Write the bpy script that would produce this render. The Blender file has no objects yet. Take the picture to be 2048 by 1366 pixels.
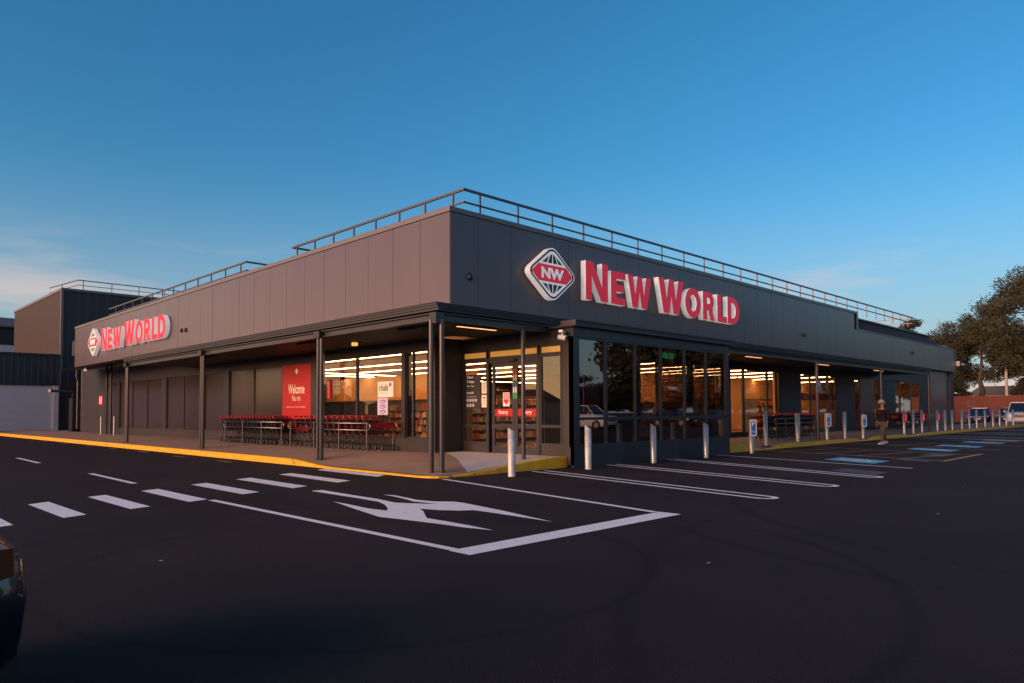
import bpy, bmesh, math, random
from mathutils import Vector, Matrix
R = math.radians
random.seed(7)
sc = bpy.context.scene
COL = sc.collection

# ------------------------------------------------------------------ camera
cam_d = bpy.data.cameras.new('camera'); cam = bpy.data.objects.new('camera', cam_d); COL.objects.link(cam)
sc.camera = cam
cam_d.sensor_width = 36.0; cam_d.lens = 1426.7 / 2048 * 36.0; cam_d.shift_y = 85.5 / 2048
cam_d.clip_start = 0.1; cam_d.clip_end = 2000
YAW, PITCH, ROLL = R(45.098), R(2.234), R(-0.293)
fw = Vector((math.cos(YAW) * math.cos(PITCH), math.sin(YAW) * math.cos(PITCH), math.sin(PITCH)))
rt0 = Vector((math.sin(YAW), -math.cos(YAW), 0)); up0 = rt0.cross(fw)
rt = rt0 * math.cos(ROLL) + up0 * math.sin(ROLL); up = -rt0 * math.sin(ROLL) + up0 * math.cos(ROLL)
cam.matrix_world = Matrix(((rt.x, up.x, -fw.x, -11.99), (rt.y, up.y, -fw.y, -14.318), (rt.z, up.z, -fw.z, 1.364), (0, 0, 0, 1)))

# ------------------------------------------------------------------ sky, sun, exposure
SUN_EL, SUN_AZ = R(7), R(-83)          # azimuth clockwise from +Y: the sun sits low on the -X side
world = bpy.data.worlds.new('World'); sc.world = world; world.use_nodes = True
wn, wl = world.node_tree.nodes, world.node_tree.links
sky = wn.new('ShaderNodeTexSky'); sky.sky_type = 'NISHITA'; sky.sun_disc = False
sky.sun_elevation = SUN_EL; sky.sun_rotation = SUN_AZ % (2 * math.pi)
sky.air_density = 1.0; sky.dust_density = 0.9; sky.ozone_density = 3.6
hs = wn.new('ShaderNodeHueSaturation'); hs.inputs['Saturation'].default_value = 1.15; hs.inputs['Hue'].default_value = 0.492
wl.new(sky.outputs[0], hs.inputs['Color'])
tc = wn.new('ShaderNodeTexCoord')
mp = wn.new('ShaderNodeMapping'); mp.inputs['Scale'].default_value = (1.6, 1.6, 9.0); mp.inputs['Location'].default_value = (9.96, 16.44, 11.1)
wl.new(tc.outputs['Generated'], mp.inputs['Vector'])
nz = wn.new('ShaderNodeTexNoise'); nz.inputs['Scale'].default_value = 1.9; nz.inputs['Detail'].default_value = 7; nz.inputs['Roughness'].default_value = 0.55
wl.new(mp.outputs[0], nz.inputs['Vector'])
cr = wn.new('ShaderNodeValToRGB'); cr.color_ramp.elements[0].position = 0.53; cr.color_ramp.elements[1].position = 0.72
wl.new(nz.outputs['Fac'], cr.inputs[0])
sep = wn.new('ShaderNodeSeparateXYZ'); wl.new(tc.outputs['Generated'], sep.inputs[0])
band = wn.new('ShaderNodeMapRange'); band.inputs['From Min'].default_value = 0.24; band.inputs['From Max'].default_value = 0.08
wl.new(sep.outputs['Z'], band.inputs['Value'])
mul = wn.new('ShaderNodeMath'); mul.operation = 'MULTIPLY'; wl.new(cr.outputs[0], mul.inputs[0]); wl.new(band.outputs[0], mul.inputs[1])
mul2 = wn.new('ShaderNodeMath'); mul2.operation = 'MULTIPLY'; mul2.inputs[1].default_value = 0.95; wl.new(mul.outputs[0], mul2.inputs[0])
mixc = wn.new('ShaderNodeMix'); mixc.data_type = 'RGBA'; mixc.inputs['B'].default_value = (3.3, 2.6, 2.35, 1)
# pale air near the horizon, thinning upwards and towards the sun
hz = wn.new('ShaderNodeMapRange'); hz.interpolation_type = 'SMOOTHERSTEP'; hz.inputs['From Min'].default_value = 0.36; hz.inputs['From Max'].default_value = -0.08; hz.inputs['To Max'].default_value = 0.9
wl.new(sep.outputs['Z'], hz.inputs['Value'])
sd = wn.new('ShaderNodeMapRange'); sd.interpolation_type = 'SMOOTHSTEP'; sd.inputs['From Min'].default_value = 0.15; sd.inputs['From Max'].default_value = -0.75; wl.new(sep.outputs['X'], sd.inputs['Value'])
hcol = wn.new('ShaderNodeMix'); hcol.data_type = 'RGBA'; hcol.inputs['A'].default_value = (1.75, 2.05, 2.25, 1); hcol.inputs['B'].default_value = (8.5, 4.6, 1.9, 1); wl.new(sd.outputs[0], hcol.inputs['Factor'])
mixh = wn.new('ShaderNodeMix'); mixh.data_type = 'RGBA'; wl.new(hcol.outputs['Result'], mixh.inputs['B'])
wl.new(hz.outputs[0], mixh.inputs['Factor']); wl.new(hs.outputs[0], mixh.inputs['A'])
wl.new(mul2.outputs[0], mixc.inputs['Factor']); wl.new(mixh.outputs['Result'], mixc.inputs['A'])
bg = wn['Background']; bg.inputs['Strength'].default_value = 0.110
wl.new(mixc.outputs['Result'], bg.inputs['Color'])
sun_d = bpy.data.lights.new('sun', 'SUN'); sun_d.energy = 3.6; sun_d.angle = R(42); sun_d.color = (1.0, 0.54, 0.34)
sun = bpy.data.objects.new('sun', sun_d); COL.objects.link(sun)
S = Vector((math.sin(SUN_AZ) * math.cos(SUN_EL), math.cos(SUN_AZ) * math.cos(SUN_EL), math.sin(SUN_EL)))
sun.rotation_euler = S.to_track_quat('Z', 'Y').to_euler()
vs = sc.view_settings; vs.view_transform = 'Standard'; vs.look = 'None'; vs.gamma = 1; vs.use_curve_mapping = False
vs.exposure = 1.1
sc.cycles.use_denoising = True
sc.cycles.max_bounces = 8; sc.cycles.transparent_max_bounces = 12
sc.cycles.sample_clamp_indirect = 4

# ------------------------------------------------------------------ materials
MATS = {}
def mat(name, col, rough=0.6, metal=0.0, var=0.0, scale=8.0, bump=0.0, bscale=60.0, spec=0.5, coat=0.0, emit=None, estr=0.0, stretch=(1, 1, 1), rvar=0.12):
    m = bpy.data.materials.new(name); m.use_nodes = True; MATS[name] = m
    nt = m.node_tree; b = nt.nodes['Principled BSDF']
    c = (*col, 1) if len(col) == 3 else col
    b.inputs['Base Color'].default_value = c
    b.inputs['Roughness'].default_value = rough; b.inputs['Metallic'].default_value = metal
    b.inputs['Specular IOR Level'].default_value = spec
    if coat: b.inputs['Coat Weight'].default_value = coat; b.inputs['Coat Roughness'].default_value = 0.05
    if emit: b.inputs['Emission Color'].default_value = (*emit, 1); b.inputs['Emission Strength'].default_value = estr
    if var or bump:
        t = nt.nodes.new('ShaderNodeTexCoord'); mpn = nt.nodes.new('ShaderNodeMapping'); mpn.inputs['Scale'].default_value = stretch
        nt.links.new(t.outputs['Object'], mpn.inputs['Vector'])
    if var:
        n = nt.nodes.new('ShaderNodeTexNoise'); n.inputs['Scale'].default_value = scale; n.inputs['Detail'].default_value = 6; n.inputs['Roughness'].default_value = 0.62
        nt.links.new(mpn.outputs[0], n.inputs['Vector'])
        r = nt.nodes.new('ShaderNodeMapRange'); r.inputs['From Min'].default_value = 0.25; r.inputs['From Max'].default_value = 0.75
        r.inputs['To Min'].default_value = 1 - var; r.inputs['To Max'].default_value = 1 + var
        nt.links.new(n.outputs['Fac'], r.inputs['Value'])
        mx = nt.nodes.new('ShaderNodeVectorMath'); mx.operation = 'SCALE'; mx.inputs[0].default_value = c[:3]
        nt.links.new(r.outputs[0], mx.inputs['Scale']); nt.links.new(mx.outputs[0], b.inputs['Base Color'])
        r2 = nt.nodes.new('ShaderNodeMapRange'); r2.inputs['To Min'].default_value = max(0.02, rough - rvar); r2.inputs['To Max'].default_value = min(1, rough + rvar)
        nt.links.new(n.outputs['Fac'], r2.inputs['Value']); nt.links.new(r2.outputs[0], b.inputs['Roughness'])
    if bump:
        n2 = nt.nodes.new('ShaderNodeTexNoise'); n2.inputs['Scale'].default_value = bscale; n2.inputs['Detail'].default_value = 4
        nt.links.new(mpn.outputs[0], n2.inputs['Vector'])
        bp = nt.nodes.new('ShaderNodeBump'); bp.inputs['Strength'].default_value = bump; bp.inputs['Distance'].default_value = 0.02
        nt.links.new(n2.outputs['Fac'], bp.inputs['Height']); nt.links.new(bp.outputs[0], b.inputs['Normal'])
    return m

def glass_mat(name, tint, refl=0.06, rough=0.0):
    m = bpy.data.materials.new(name); m.use_nodes = True; MATS[name] = m
    nt = m.node_tree; nt.nodes.remove(nt.nodes['Principled BSDF']); out = nt.nodes['Material Output']
    tr = nt.nodes.new('ShaderNodeBsdfTransparent'); tr.inputs[0].default_value = (*tint, 1)
    gl = nt.nodes.new('ShaderNodeBsdfGlossy'); gl.inputs['Roughness'].default_value = rough; gl.inputs['Color'].default_value = (0.9, 0.9, 0.9, 1)
    lw = nt.nodes.new('ShaderNodeLayerWeight'); lw.inputs['Blend'].default_value = 0.5
    pw = nt.nodes.new('ShaderNodeMath'); pw.operation = 'POWER'; pw.inputs[1].default_value = 4.0; nt.links.new(lw.outputs['Facing'], pw.inputs[0])
    ad = nt.nodes.new('ShaderNodeMapRange'); ad.inputs['To Min'].default_value = refl; ad.inputs['To Max'].default_value = 1.0
    nt.links.new(pw.outputs[0], ad.inputs['Value'])
    mx = nt.nodes.new('ShaderNodeMixShader'); nt.links.new(ad.outputs[0], mx.inputs[0]); nt.links.new(tr.outputs[0], mx.inputs[1]); nt.links.new(gl.outputs[0], mx.inputs[2])
    nt.links.new(mx.outputs[0], out.inputs['Surface'])
    return m

mat('asphalt', (0.026, 0.0205, 0.0225), 0.9, var=0.3, scale=0.35, bump=0.6, bscale=90, spec=0.12, rvar=.05)
def asphalt_detail():
    nt = MATS['asphalt'].node_tree; b = nt.nodes['Principled BSDF']
    src = b.inputs['Base Color'].links[0].from_socket
    t = nt.nodes.new('ShaderNodeTexCoord')
    n = nt.nodes.new('ShaderNodeTexNoise'); n.inputs['Scale'].default_value = 95; n.inputs['Detail'].default_value = 3
    nt.links.new(t.outputs['Object'], n.inputs['Vector'])
    r = nt.nodes.new('ShaderNodeMapRange'); r.inputs['From Min'].default_value = .35; r.inputs['From Max'].default_value = .7; r.inputs['To Min'].default_value = .6; r.inputs['To Max'].default_value = 1.55
    nt.links.new(n.outputs['Fac'], r.inputs['Value'])
    # curved tyre tracks: narrow rings of several turning circles, broken up by noise
    n3 = nt.nodes.new('ShaderNodeTexNoise'); n3.inputs['Scale'].default_value = .7; n3.inputs['Detail'].default_value = 4; nt.links.new(t.outputs['Object'], n3.inputs['Vector'])
    prev = None
    for cx, cy, rad_, wd, dk in [(-8.2, -8.6, 2.6, .10, .22), (-8.0, -8.9, 4.1, .12, .2), (1.5, -14.5, 6.5, .14, .2), (2.2, -14.0, 8.1, .14, .16), (-10.5, 4, 4.6, .12, .16), (14, -19, 9.0, .16, .18), (-2, -20, 10.5, .15, .16)]:
        dn = nt.nodes.new('ShaderNodeVectorMath'); dn.operation = 'DISTANCE'; dn.inputs[1].default_value = (cx, cy, 0); nt.links.new(t.outputs['Object'], dn.inputs[0])
        a1 = nt.nodes.new('ShaderNodeMath'); a1.operation = 'SUBTRACT'; a1.inputs[1].default_value = rad_; nt.links.new(dn.outputs['Value'], a1.inputs[0])
        a2 = nt.nodes.new('ShaderNodeMath'); a2.operation = 'ABSOLUTE'; nt.links.new(a1.outputs[0], a2.inputs[0])
        a3 = nt.nodes.new('ShaderNodeMapRange'); a3.interpolation_type = 'SMOOTHSTEP'; a3.inputs['From Min'].default_value = wd; a3.inputs['From Max'].default_value = 0; a3.inputs['To Max'].default_value = dk * 2.2; nt.links.new(a2.outputs[0], a3.inputs['Value'])
        a4 = nt.nodes.new('ShaderNodeMath'); a4.operation = 'MULTIPLY'; nt.links.new(a3.outputs[0], a4.inputs[0]); nt.links.new(n3.outputs['Fac'], a4.inputs[1])
        if prev is None: prev = a4
        else:
            a5 = nt.nodes.new('ShaderNodeMath'); a5.operation = 'ADD'; nt.links.new(prev.outputs[0], a5.inputs[0]); nt.links.new(a4.outputs[0], a5.inputs[1]); prev = a5
    r3 = nt.nodes.new('ShaderNodeMath'); r3.operation = 'SUBTRACT'; r3.use_clamp = True; r3.inputs[0].default_value = 1.0; nt.links.new(prev.outputs[0], r3.inputs[1])
    m1 = nt.nodes.new('ShaderNodeVectorMath'); m1.operation = 'SCALE'; nt.links.new(src, m1.inputs[0]); nt.links.new(r.outputs[0], m1.inputs['Scale'])
    m2 = nt.nodes.new('ShaderNodeVectorMath'); m2.operation = 'SCALE'; nt.links.new(m1.outputs[0], m2.inputs[0]); nt.links.new(r3.outputs[0], m2.inputs['Scale'])
    nt.links.new(m2.outputs[0], b.inputs['Base Color'])
asphalt_detail()
mat('paint_white', (0.86, 0.83, 0.82), 0.6, var=0.12, scale=9, bump=0.2, bscale=70)
mat('paint_thin', (0.80, 0.77, 0.78), 0.6, var=0.2, scale=14)
mat('paint_yellow', (0.42, 0.22, 0.03), 0.65, var=0.3, scale=7)
mat('paint_yellow_worn', (0.42, 0.22, 0.05), 0.7, var=0.45, scale=6)
def wear(name, under, lo, hi, scale):
    nt = MATS[name].node_tree; b = nt.nodes['Principled BSDF']; src = b.inputs['Base Color'].links[0].from_socket
    t = nt.nodes.new('ShaderNodeTexCoord'); n = nt.nodes.new('ShaderNodeTexNoise'); n.inputs['Scale'].default_value = scale; n.inputs['Detail'].default_value = 9; n.inputs['Roughness'].default_value = .72
    nt.links.new(t.outputs['Object'], n.inputs['Vector']); r = nt.nodes.new('ShaderNodeMapRange'); r.inputs['From Min'].default_value = lo; r.inputs['From Max'].default_value = hi
    nt.links.new(n.outputs['Fac'], r.inputs['Value']); mx = nt.nodes.new('ShaderNodeMix'); mx.data_type = 'RGBA'; mx.inputs['B'].default_value = (*under, 1)
    nt.links.new(r.outputs[0], mx.inputs['Factor']); nt.links.new(src, mx.inputs['A']); nt.links.new(mx.outputs['Result'], b.inputs['Base Color'])
wear('paint_white', (.06, .05, .055), .61, .74, 2.2); wear('paint_thin', (.05, .045, .05), .60, .74, 2.6)
mat('paint_blue', (0.10, 0.36, 0.55), 0.6, var=0.15, scale=6)
mat('paint_pink', (0.30, 0.12, 0.17), 0.65, var=0.3, scale=5)
mat('paint_ghost', (0.052, 0.052, 0.062), 0.75, var=0.2, scale=4)
mat('kerb_yellow', (0.78, 0.39, 0.008), 0.6, var=0.22, scale=5, bump=0.3, bscale=30)
wear('kerb_yellow', (.10, .075, .06), .60, .68, 2.3)
mat('path_brown', (0.27, 0.175, 0.125), 0.85, var=0.22, scale=1.1, bump=0.3, bscale=50)
mat('path_pale', (0.50, 0.46, 0.44), 0.85, var=0.10, scale=2.5, bump=0.25, bscale=60)
mat('cladding', (0.100, 0.079, 0.091), 0.30, var=0.07, scale=2.2, rvar=0.02, stretch=(1, 1, .12))
mat('cladding_dark', (0.026, 0.023, 0.028), 0.5, var=0.12, scale=1.5, rvar=.04)
mat('capping', (0.13, 0.122, 0.122), 0.4)
mat('joint', (0.012, 0.012, 0.013), 0.8)
mat('frame', (0.025, 0.023, 0.027), 0.38, var=0.06, scale=3)
mat('post', (0.036, 0.031, 0.034), 0.35)
mat('pillar', (0.030, 0.023, 0.022), 0.45, var=0.1, scale=2)
mat('navy', (0.018, 0.019, 0.032), 0.45, var=0.12, scale=2)
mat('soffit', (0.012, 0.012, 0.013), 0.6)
mat('rail', (0.10, 0.085, 0.083), 0.4, metal=0.3)
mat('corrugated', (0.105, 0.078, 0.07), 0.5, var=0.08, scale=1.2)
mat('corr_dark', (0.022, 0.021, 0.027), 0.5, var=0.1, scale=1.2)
mat('roller', (0.56, 0.53, 0.56), 0.55, var=0.05, scale=1.5)
mat('spandrel', (0.038, 0.027, 0.025), 0.16, var=0.06, scale=1.0, spec=0.5, rvar=.02)
mat('sign_red', (0.50, 0.012, 0.032), 0.45, var=0.05, scale=3)
mat('letter_red', (0.50, 0.012, 0.032), 0.45, emit=(0.8, 0.02, 0.05), estr=0.16)
mat('letter_white', (0.78, 0.77, 0.76), 0.4, emit=(1, .95, .92), estr=0.12)
mat('sign_white', (0.78, 0.77, 0.76), 0.4)
mat('sign_black', (0.015, 0.015, 0.017), 0.5)
mat('poster_red', (0.37, 0.006, 0.007), 0.4)
mat('print_cream', (0.72, 0.58, 0.46), 0.5)
mat('print_white', (0.80, 0.79, 0.78), 0.5)
mat('paper', (0.72, 0.68, 0.60), 0.6)
mat('print_dark', (0.05, 0.05, 0.07), 0.6)
mat('print_purple', (0.20, 0.14, 0.36), 0.55)
mat('print_lilac', (0.50, 0.45, 0.62), 0.55)
mat('sign_blue', (0.02, 0.13, 0.42), 0.4)
mat('sign_green', (0.01, 0.22, 0.06), 0.5, emit=(0.02, 0.4, 0.1), estr=0.25)
mat('steel', (0.40, 0.38, 0.37), 0.38, metal=0.7, var=0.10, scale=6, stretch=(1, 1, .2))
mat('scuffed', (0.60, 0.55, 0.50), 0.5, metal=0.25, var=0.35, scale=5, bump=0.2, bscale=25)
mat('chrome', (0.26, 0.245, 0.24), 0.33, metal=1.0)
mat('wire_dark', (0.028, 0.026, 0.028), 0.35, metal=0.5)
mat('wire_red', (0.075, 0.010, 0.014), 0.4)
mat('trolley_red', (0.50, 0.012, 0.022), 0.35)
mat('rubber', (0.015, 0.015, 0.016), 0.7)
mat('camera_white', (0.6, 0.58, 0.56), 0.4)
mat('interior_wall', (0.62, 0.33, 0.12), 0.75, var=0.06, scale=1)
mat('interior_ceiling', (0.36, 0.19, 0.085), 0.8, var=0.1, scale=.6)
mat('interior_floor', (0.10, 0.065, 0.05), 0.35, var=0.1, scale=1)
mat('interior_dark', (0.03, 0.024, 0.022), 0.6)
mat('led', (1, .8, .6), 0.5, emit=(1.0, 0.52, 0.24), estr=22.0)
mat('led_dim', (1, .7, .45), 0.5, emit=(1.0, 0.45, 0.2), estr=0.8)
mat('lamp_amber', (1, .7, .35), 0.5, emit=(1.0, 0.5, 0.12), estr=0.5)
mat('toplight', (0.55, 0.31, 0.09), 0.35, var=0.06, scale=2, emit=(0.7, 0.35, 0.06), estr=0.16)  # amber emission stands in for store light behind the frosted panes
mat('shelf_metal', (0.10, 0.085, 0.075), 0.5)
for nm, c in [('goods_a', (0.42, 0.10, 0.05)), ('goods_b', (0.50, 0.36, 0.15)), ('goods_c', (0.10, 0.14, 0.12)), ('goods_d', (0.30, 0.05, 0.06)), ('goods_e', (0.36, 0.30, 0.24))]:
    mat(nm, c, 0.5)
mat('bark', (0.075, 0.05, 0.035), 0.9, var=0.3, scale=4, bump=0.6, bscale=12)
mat('leaf', (0.044, 0.044, 0.016), 0.6, var=0.45, scale=0.45)
mat('leaf_dark', (0.035, 0.036, 0.013), 0.65, var=0.45, scale=0.5)
mat('fence_wood', (0.115, 0.020, 0.010), 0.75, var=0.25, scale=2.5)
mat('brick_cream', (0.36, 0.31, 0.26), 0.8, var=0.1, scale=3)
mat('roof_grey', (0.06, 0.06, 0.072), 0.7, var=0.12, scale=3)
mat('car_blue', (0.012, 0.028, 0.11), 0.28, metal=0.3, coat=0.6)
mat('car_white', (0.62, 0.62, 0.63), 0.3, coat=0.6)
mat('car_black', (0.008, 0.008, 0.010), 0.22, coat=0.7)
mat('car_red', (0.10, 0.01, 0.012), 0.3, coat=0.6)
mat('car_glass', (0.012, 0.014, 0.020), 0.05, spec=0.9)
mat('car_trim', (0.012, 0.012, 0.013), 0.55)
mat('lamp_glass', (0.30, 0.30, 0.32), 0.25)
mat('lamp_orange', (0.5, 0.14, 0.03), 0.2)
mat('lamp_dim', (0.10, 0.035, 0.018), 0.3)
mat('plate', (0.55, 0.55, 0.5), 0.5)
mat('skin', (0.26, 0.13, 0.09), 0.55)
mat('jumper', (0.012, 0.010, 0.012), 0.95, var=0.2, scale=12, spec=0.1)
mat('trousers', (0.06, 0.05, 0.042), 0.9, var=0.15, scale=9)
mat('shoe', (0.55, 0.56, 0.62), 0.6)
mat('hat', (0.22, 0.23, 0.20), 0.85, var=0.2, scale=10)
mat('hat_band', (0.10, 0.13, 0.11), 0.85)
mat('hair', (0.10, 0.08, 0.07), 0.8)
glass_mat('glass', (0.92, 0.90, 0.86), 0.028)
glass_mat('glass_lobby', (0.62, 0.60, 0.60), 0.13)
glass_mat('glass_entry', (0.90, 0.86, 0.80), 0.12)

# ------------------------------------------------------------------ mesh helpers
class MB:
    def __init__(s): s.v, s.f, s.m = [], [], []
    def add(s, vs_, fs, mi=0):
        o = len(s.v); s.v += [tuple(p) for p in vs_]
        for f in fs: s.f.append(tuple(i + o for i in f)); s.m.append(mi)
        return s
    def box(s, x0, x1, y0, y1, z0, z1, mi=0):
        if x0 > x1: x0, x1 = x1, x0
        if y0 > y1: y0, y1 = y1, y0
        if z0 > z1: z0, z1 = z1, z0
        return s.add([(x0, y0, z0), (x1, y0, z0), (x1, y1, z0), (x0, y1, z0), (x0, y0, z1), (x1, y0, z1), (x1, y1, z1), (x0, y1, z1)],
              [(3, 2, 1, 0), (4, 5, 6, 7), (0, 1, 5, 4), (1, 2, 6, 5), (2, 3, 7, 6), (3, 0, 4, 7)], mi)
    def quad(s, a, b, c, d, mi=0): return s.add([a, b, c, d], [(0, 1, 2, 3)], mi)
    def cyl(s, p0, p1, r0, r1=None, n=10, mi=0, caps=True):
        r1 = r0 if r1 is None else r1
        p0, p1 = Vector(p0), Vector(p1); d = (p1 - p0).normalized()
        a = d.orthogonal().normalized() if abs(d.z) < .99 else Vector((1, 0, 0)); b = d.cross(a)
        vs_ = []
        for p, r in ((p0, r0), (p1, r1)):
            for i in range(n):
                t = 2 * math.pi * i / n; vs_.append(p + a * (r * math.cos(t)) + b * (r * math.sin(t)))
        fs = [(i, (i + 1) % n, n + (i + 1) % n, n + i) for i in range(n)]
        if caps: fs += [tuple(range(n - 1, -1, -1)), tuple(range(n, 2 * n))]
        return s.add(vs_, fs, mi)
    def tube(s, pts, r, n=6, mi=0):
        pts = [Vector(p) for p in pts]; rings = []; ref = None
        for i, p in enumerate(pts):
            d = (pts[min(i + 1, len(pts) - 1)] - pts[max(i - 1, 0)]).normalized()
            if ref is None: ref = d.orthogonal().normalized()
            ref = (ref - d * ref.dot(d)).normalized(); b = d.cross(ref)
            rr = r[i] if isinstance(r, (list, tuple)) else r
            rings.append([p + ref * (rr * math.cos(2 * math.pi * k / n)) + b * (rr * math.sin(2 * math.pi * k / n)) for k in range(n)])
        vs_ = [q for rg in rings for q in rg]; fs = []
        for i in range(len(pts) - 1):
            for k in range(n): fs.append((i * n + k, i * n + (k + 1) % n, (i + 1) * n + (k + 1) % n, (i + 1) * n + k))
        fs += [tuple(range(n - 1, -1, -1)), tuple(range((len(pts) - 1) * n, len(pts) * n))]
        return s.add(vs_, fs, mi)
    def prism(s, poly, fn, d0, d1, mi=0, mside=None):
        """poly in 2D, fn(u, v, d) -> 3D; extruded between depths d0 and d1"""
        n = len(poly); mside = mi if mside is None else mside
        s.add([fn(u, v, d0) for u, v in poly], [tuple(range(n))], mi)
        s.add([fn(u, v, d1) for u, v in poly], [tuple(range(n - 1, -1, -1))], mi)
        s.add([fn(u, v, d0) for u, v in poly] + [fn(u, v, d1) for u, v in poly], [(i, i + n, (i + 1) % n + n, (i + 1) % n) for i in range(n)], mside)
        return s
    def build(s, name, mats, parent=None, smooth=False, fix=True):
        me = bpy.data.meshes.new(name); me.from_pydata(s.v, [], s.f); me.update()
        if isinstance(mats, str): mats = [mats]
        for k in mats: me.materials.append(MATS[k])
        if len(mats) > 1: me.polygons.foreach_set('material_index', s.m)
        if fix:
            bm = bmesh.new(); bm.from_mesh(me); bmesh.ops.recalc_face_normals(bm, faces=bm.faces[:]); bm.to_mesh(me); bm.free()
        if smooth: me.polygons.foreach_set('use_smooth', [True] * len(me.polygons))
        return link(name, me, parent)

def link(name, me, parent=None):
    o = bpy.data.objects.new(name, me); COL.objects.link(o)
    if parent is not None: o.parent = parent
    return o
def tag(o, label=None, cat=None, group=None, kind=None):
    if label: o['label'] = label
    if cat: o['category'] = cat
    if group: o['group'] = group
    if kind: o['kind'] = kind
    return o
def thing(name, label, cat, loc=(0, 0, 0), rz=0.0, group=None):
    o = bpy.data.objects.new(name, None); COL.objects.link(o); o.empty_display_size = .2
    o.location = loc; o.rotation_euler = (0, 0, rz)
    return tag(o, label, cat, group)
def copy_tree(o, parent=None):
    c = o.copy(); COL.objects.link(c); c.parent = parent
    for ch in list(o.children): copy_tree(ch, c)
    return c
def boxo(name, m, parent, *a): return MB().box(*a).build(name, m, parent)

def text(name, body, m, parent, origin, right, upv, height=None, width=None, bold=0.0, lift=0.006, mirror=False, shear=0.0):
    """flat lettering whose lower left corner sits at origin, in the plane right x up"""
    cu = bpy.data.curves.new('t', 'FONT'); cu.body = body; cu.size = 1; cu.offset = bold; cu.resolution_u = 3; cu.shear = shear
    to = bpy.data.objects.new('t', cu); COL.objects.link(to)
    dg = bpy.context.evaluated_depsgraph_get()
    me = bpy.data.meshes.new_from_object(to.evaluated_get(dg)); bpy.data.objects.remove(to)
    xs = [v.co.x for v in me.vertices]; ys = [v.co.y for v in me.vertices]
    if not xs: return None
    x0, x1, y0, y1 = min(xs), max(xs), min(ys), max(ys)
    sy = height / (y1 - y0) if height else None; sx = width / (x1 - x0) if width else None
    sy = sy or sx; sx = sx or sy
    rgt, upv, o = Vector(right).normalized(), Vector(upv).normalized(), Vector(origin); nn = rgt.cross(upv)
    for v in me.vertices:
        px = (v.co.x - x0) * sx
        if mirror: px = (x1 - x0) * sx - px
        v.co = o + rgt * px + upv * ((v.co.y - y0) * sy) + nn * lift
    me.materials.clear(); me.materials.append(MATS[m]); me.name = name
    return link(name, me, parent)

def outline_solid(name, splines, depth, parent, fn, mats, bevel=0.0):
    """solid letter from closed 2D outlines (holes allowed); fn maps local (u, v, d) to 3D"""
    cu = bpy.data.curves.new('s', 'CURVE'); cu.dimensions = '2D'; cu.fill_mode = 'BOTH'; cu.extrude = depth / 2
    for sp in splines:
        q = cu.splines.new('POLY'); q.points.add(len(sp) - 1); q.use_cyclic_u = True
        for p, (a, b) in zip(q.points, sp): p.co = (a, b, 0, 1)
    to = bpy.data.objects.new('s', cu); COL.objects.link(to)
    dg = bpy.context.evaluated_depsgraph_get()
    me = bpy.data.meshes.new_from_object(to.evaluated_get(dg)); bpy.data.objects.remove(to)
    me.materials.clear()
    for k in mats: me.materials.append(MATS[k])
    for p in me.polygons: p.material_index = (0 if p.normal.z > .5 else len(mats) - 1)
    for v in me.vertices: v.co = fn(v.co.x, v.co.y, v.co.z + depth / 2)
    me.update(); me.name = name
    return link(name, me, parent)

def arc(cx, cy, rx, ry, a0, a1, n):
    return [(cx + rx * math.cos(R(a0 + (a1 - a0) * i / n)), cy + ry * math.sin(R(a0 + (a1 - a0) * i / n))) for i in range(n + 1)]

# side frames: s runs along the facade, o is the distance outwards from the fascia plane
def P3(side, s, z, o):
    if side == 'L': return (-o, s, z)
    if side == 'R': return (s, -o, z)
    if side == 'E': return (1.38 - o, s, z)
def sbox(mb, side, s0, s1, z0, z1, o0, o1, mi=0):
    a, b = P3(side, s0, z0, o0), P3(side, s1, z1, o1)
    return mb.box(a[0], b[0], a[1], b[1], a[2], b[2], mi)

# ------------------------------------------------------------------ ground
g = MB().quad((-400, -400, 0), (600, -400, 0), (600, 600, 0), (-400, 600, 0)).build('car_park_ground', 'asphalt'); tag(g, 'dark asphalt car park', None, kind='structure')
def mark(name, poly, m, z=0.004):
    o = MB().add([(x, y, z) for x, y in poly], [tuple(range(len(poly)))]).build(name, m, g, fix=False)
    me = o.data
    if me.polygons[0].normal.z < 0: me.flip_normals()
    return o
def line_poly(a, b, w):
    a, b = Vector(a), Vector(b); d = (b - a).normalized(); n = Vector((-d.y, d.x)) * (w / 2)
    return [a + n, b + n, b - n, a - n]
for bar in [[(-10.42, -1.75), (-10.1, -1.65), (-10.1, -3.69), (-10.42, -3.82)],
            [(-9.52, -1.44), (-9.22, -1.28), (-9.21, -3.33), (-9.51, -3.46)], [(-8.61, -1.02), (-8.31, -.9), (-8.31, -3.07), (-8.61, -3.17)],
            [(-7.69, -.68), (-7.36, -.55), (-7.38, -2.82), (-7.71, -2.94)], [(-6.65, -.21), (-6.3, -.08), (-6.33, -2.42), (-6.68, -2.55)],
            [(-5.58, .21), (-5.2, .36), (-5.26, -2.14), (-5.63, -2.29)], [(-4.42, .64), (-4.05, .78), (-4.13, -1.82), (-4.52, -1.97)], [(-3.2, 1.13), (-2.86, 1.36), (-2.9, -1.25), (-3.27, -1.5)]]:
    mark('crossing_bar', bar, 'paint_white')
for a, b, w in [((-7.13, 12.6), (-7.22, 9.28), .12), ((-7.24, 4.2), (-7.32, .86), .12)]: mark('lane_line', line_poly(a, b, w), 'paint_thin')
mark('lane_line', line_poly((-7.37, -2.95), (-7.36, -8.86), .11), 'paint_white')
mark('lane_line', line_poly((-2.65, -2.94), (-3.77, -8.8), .11), 'paint_thin')
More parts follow.
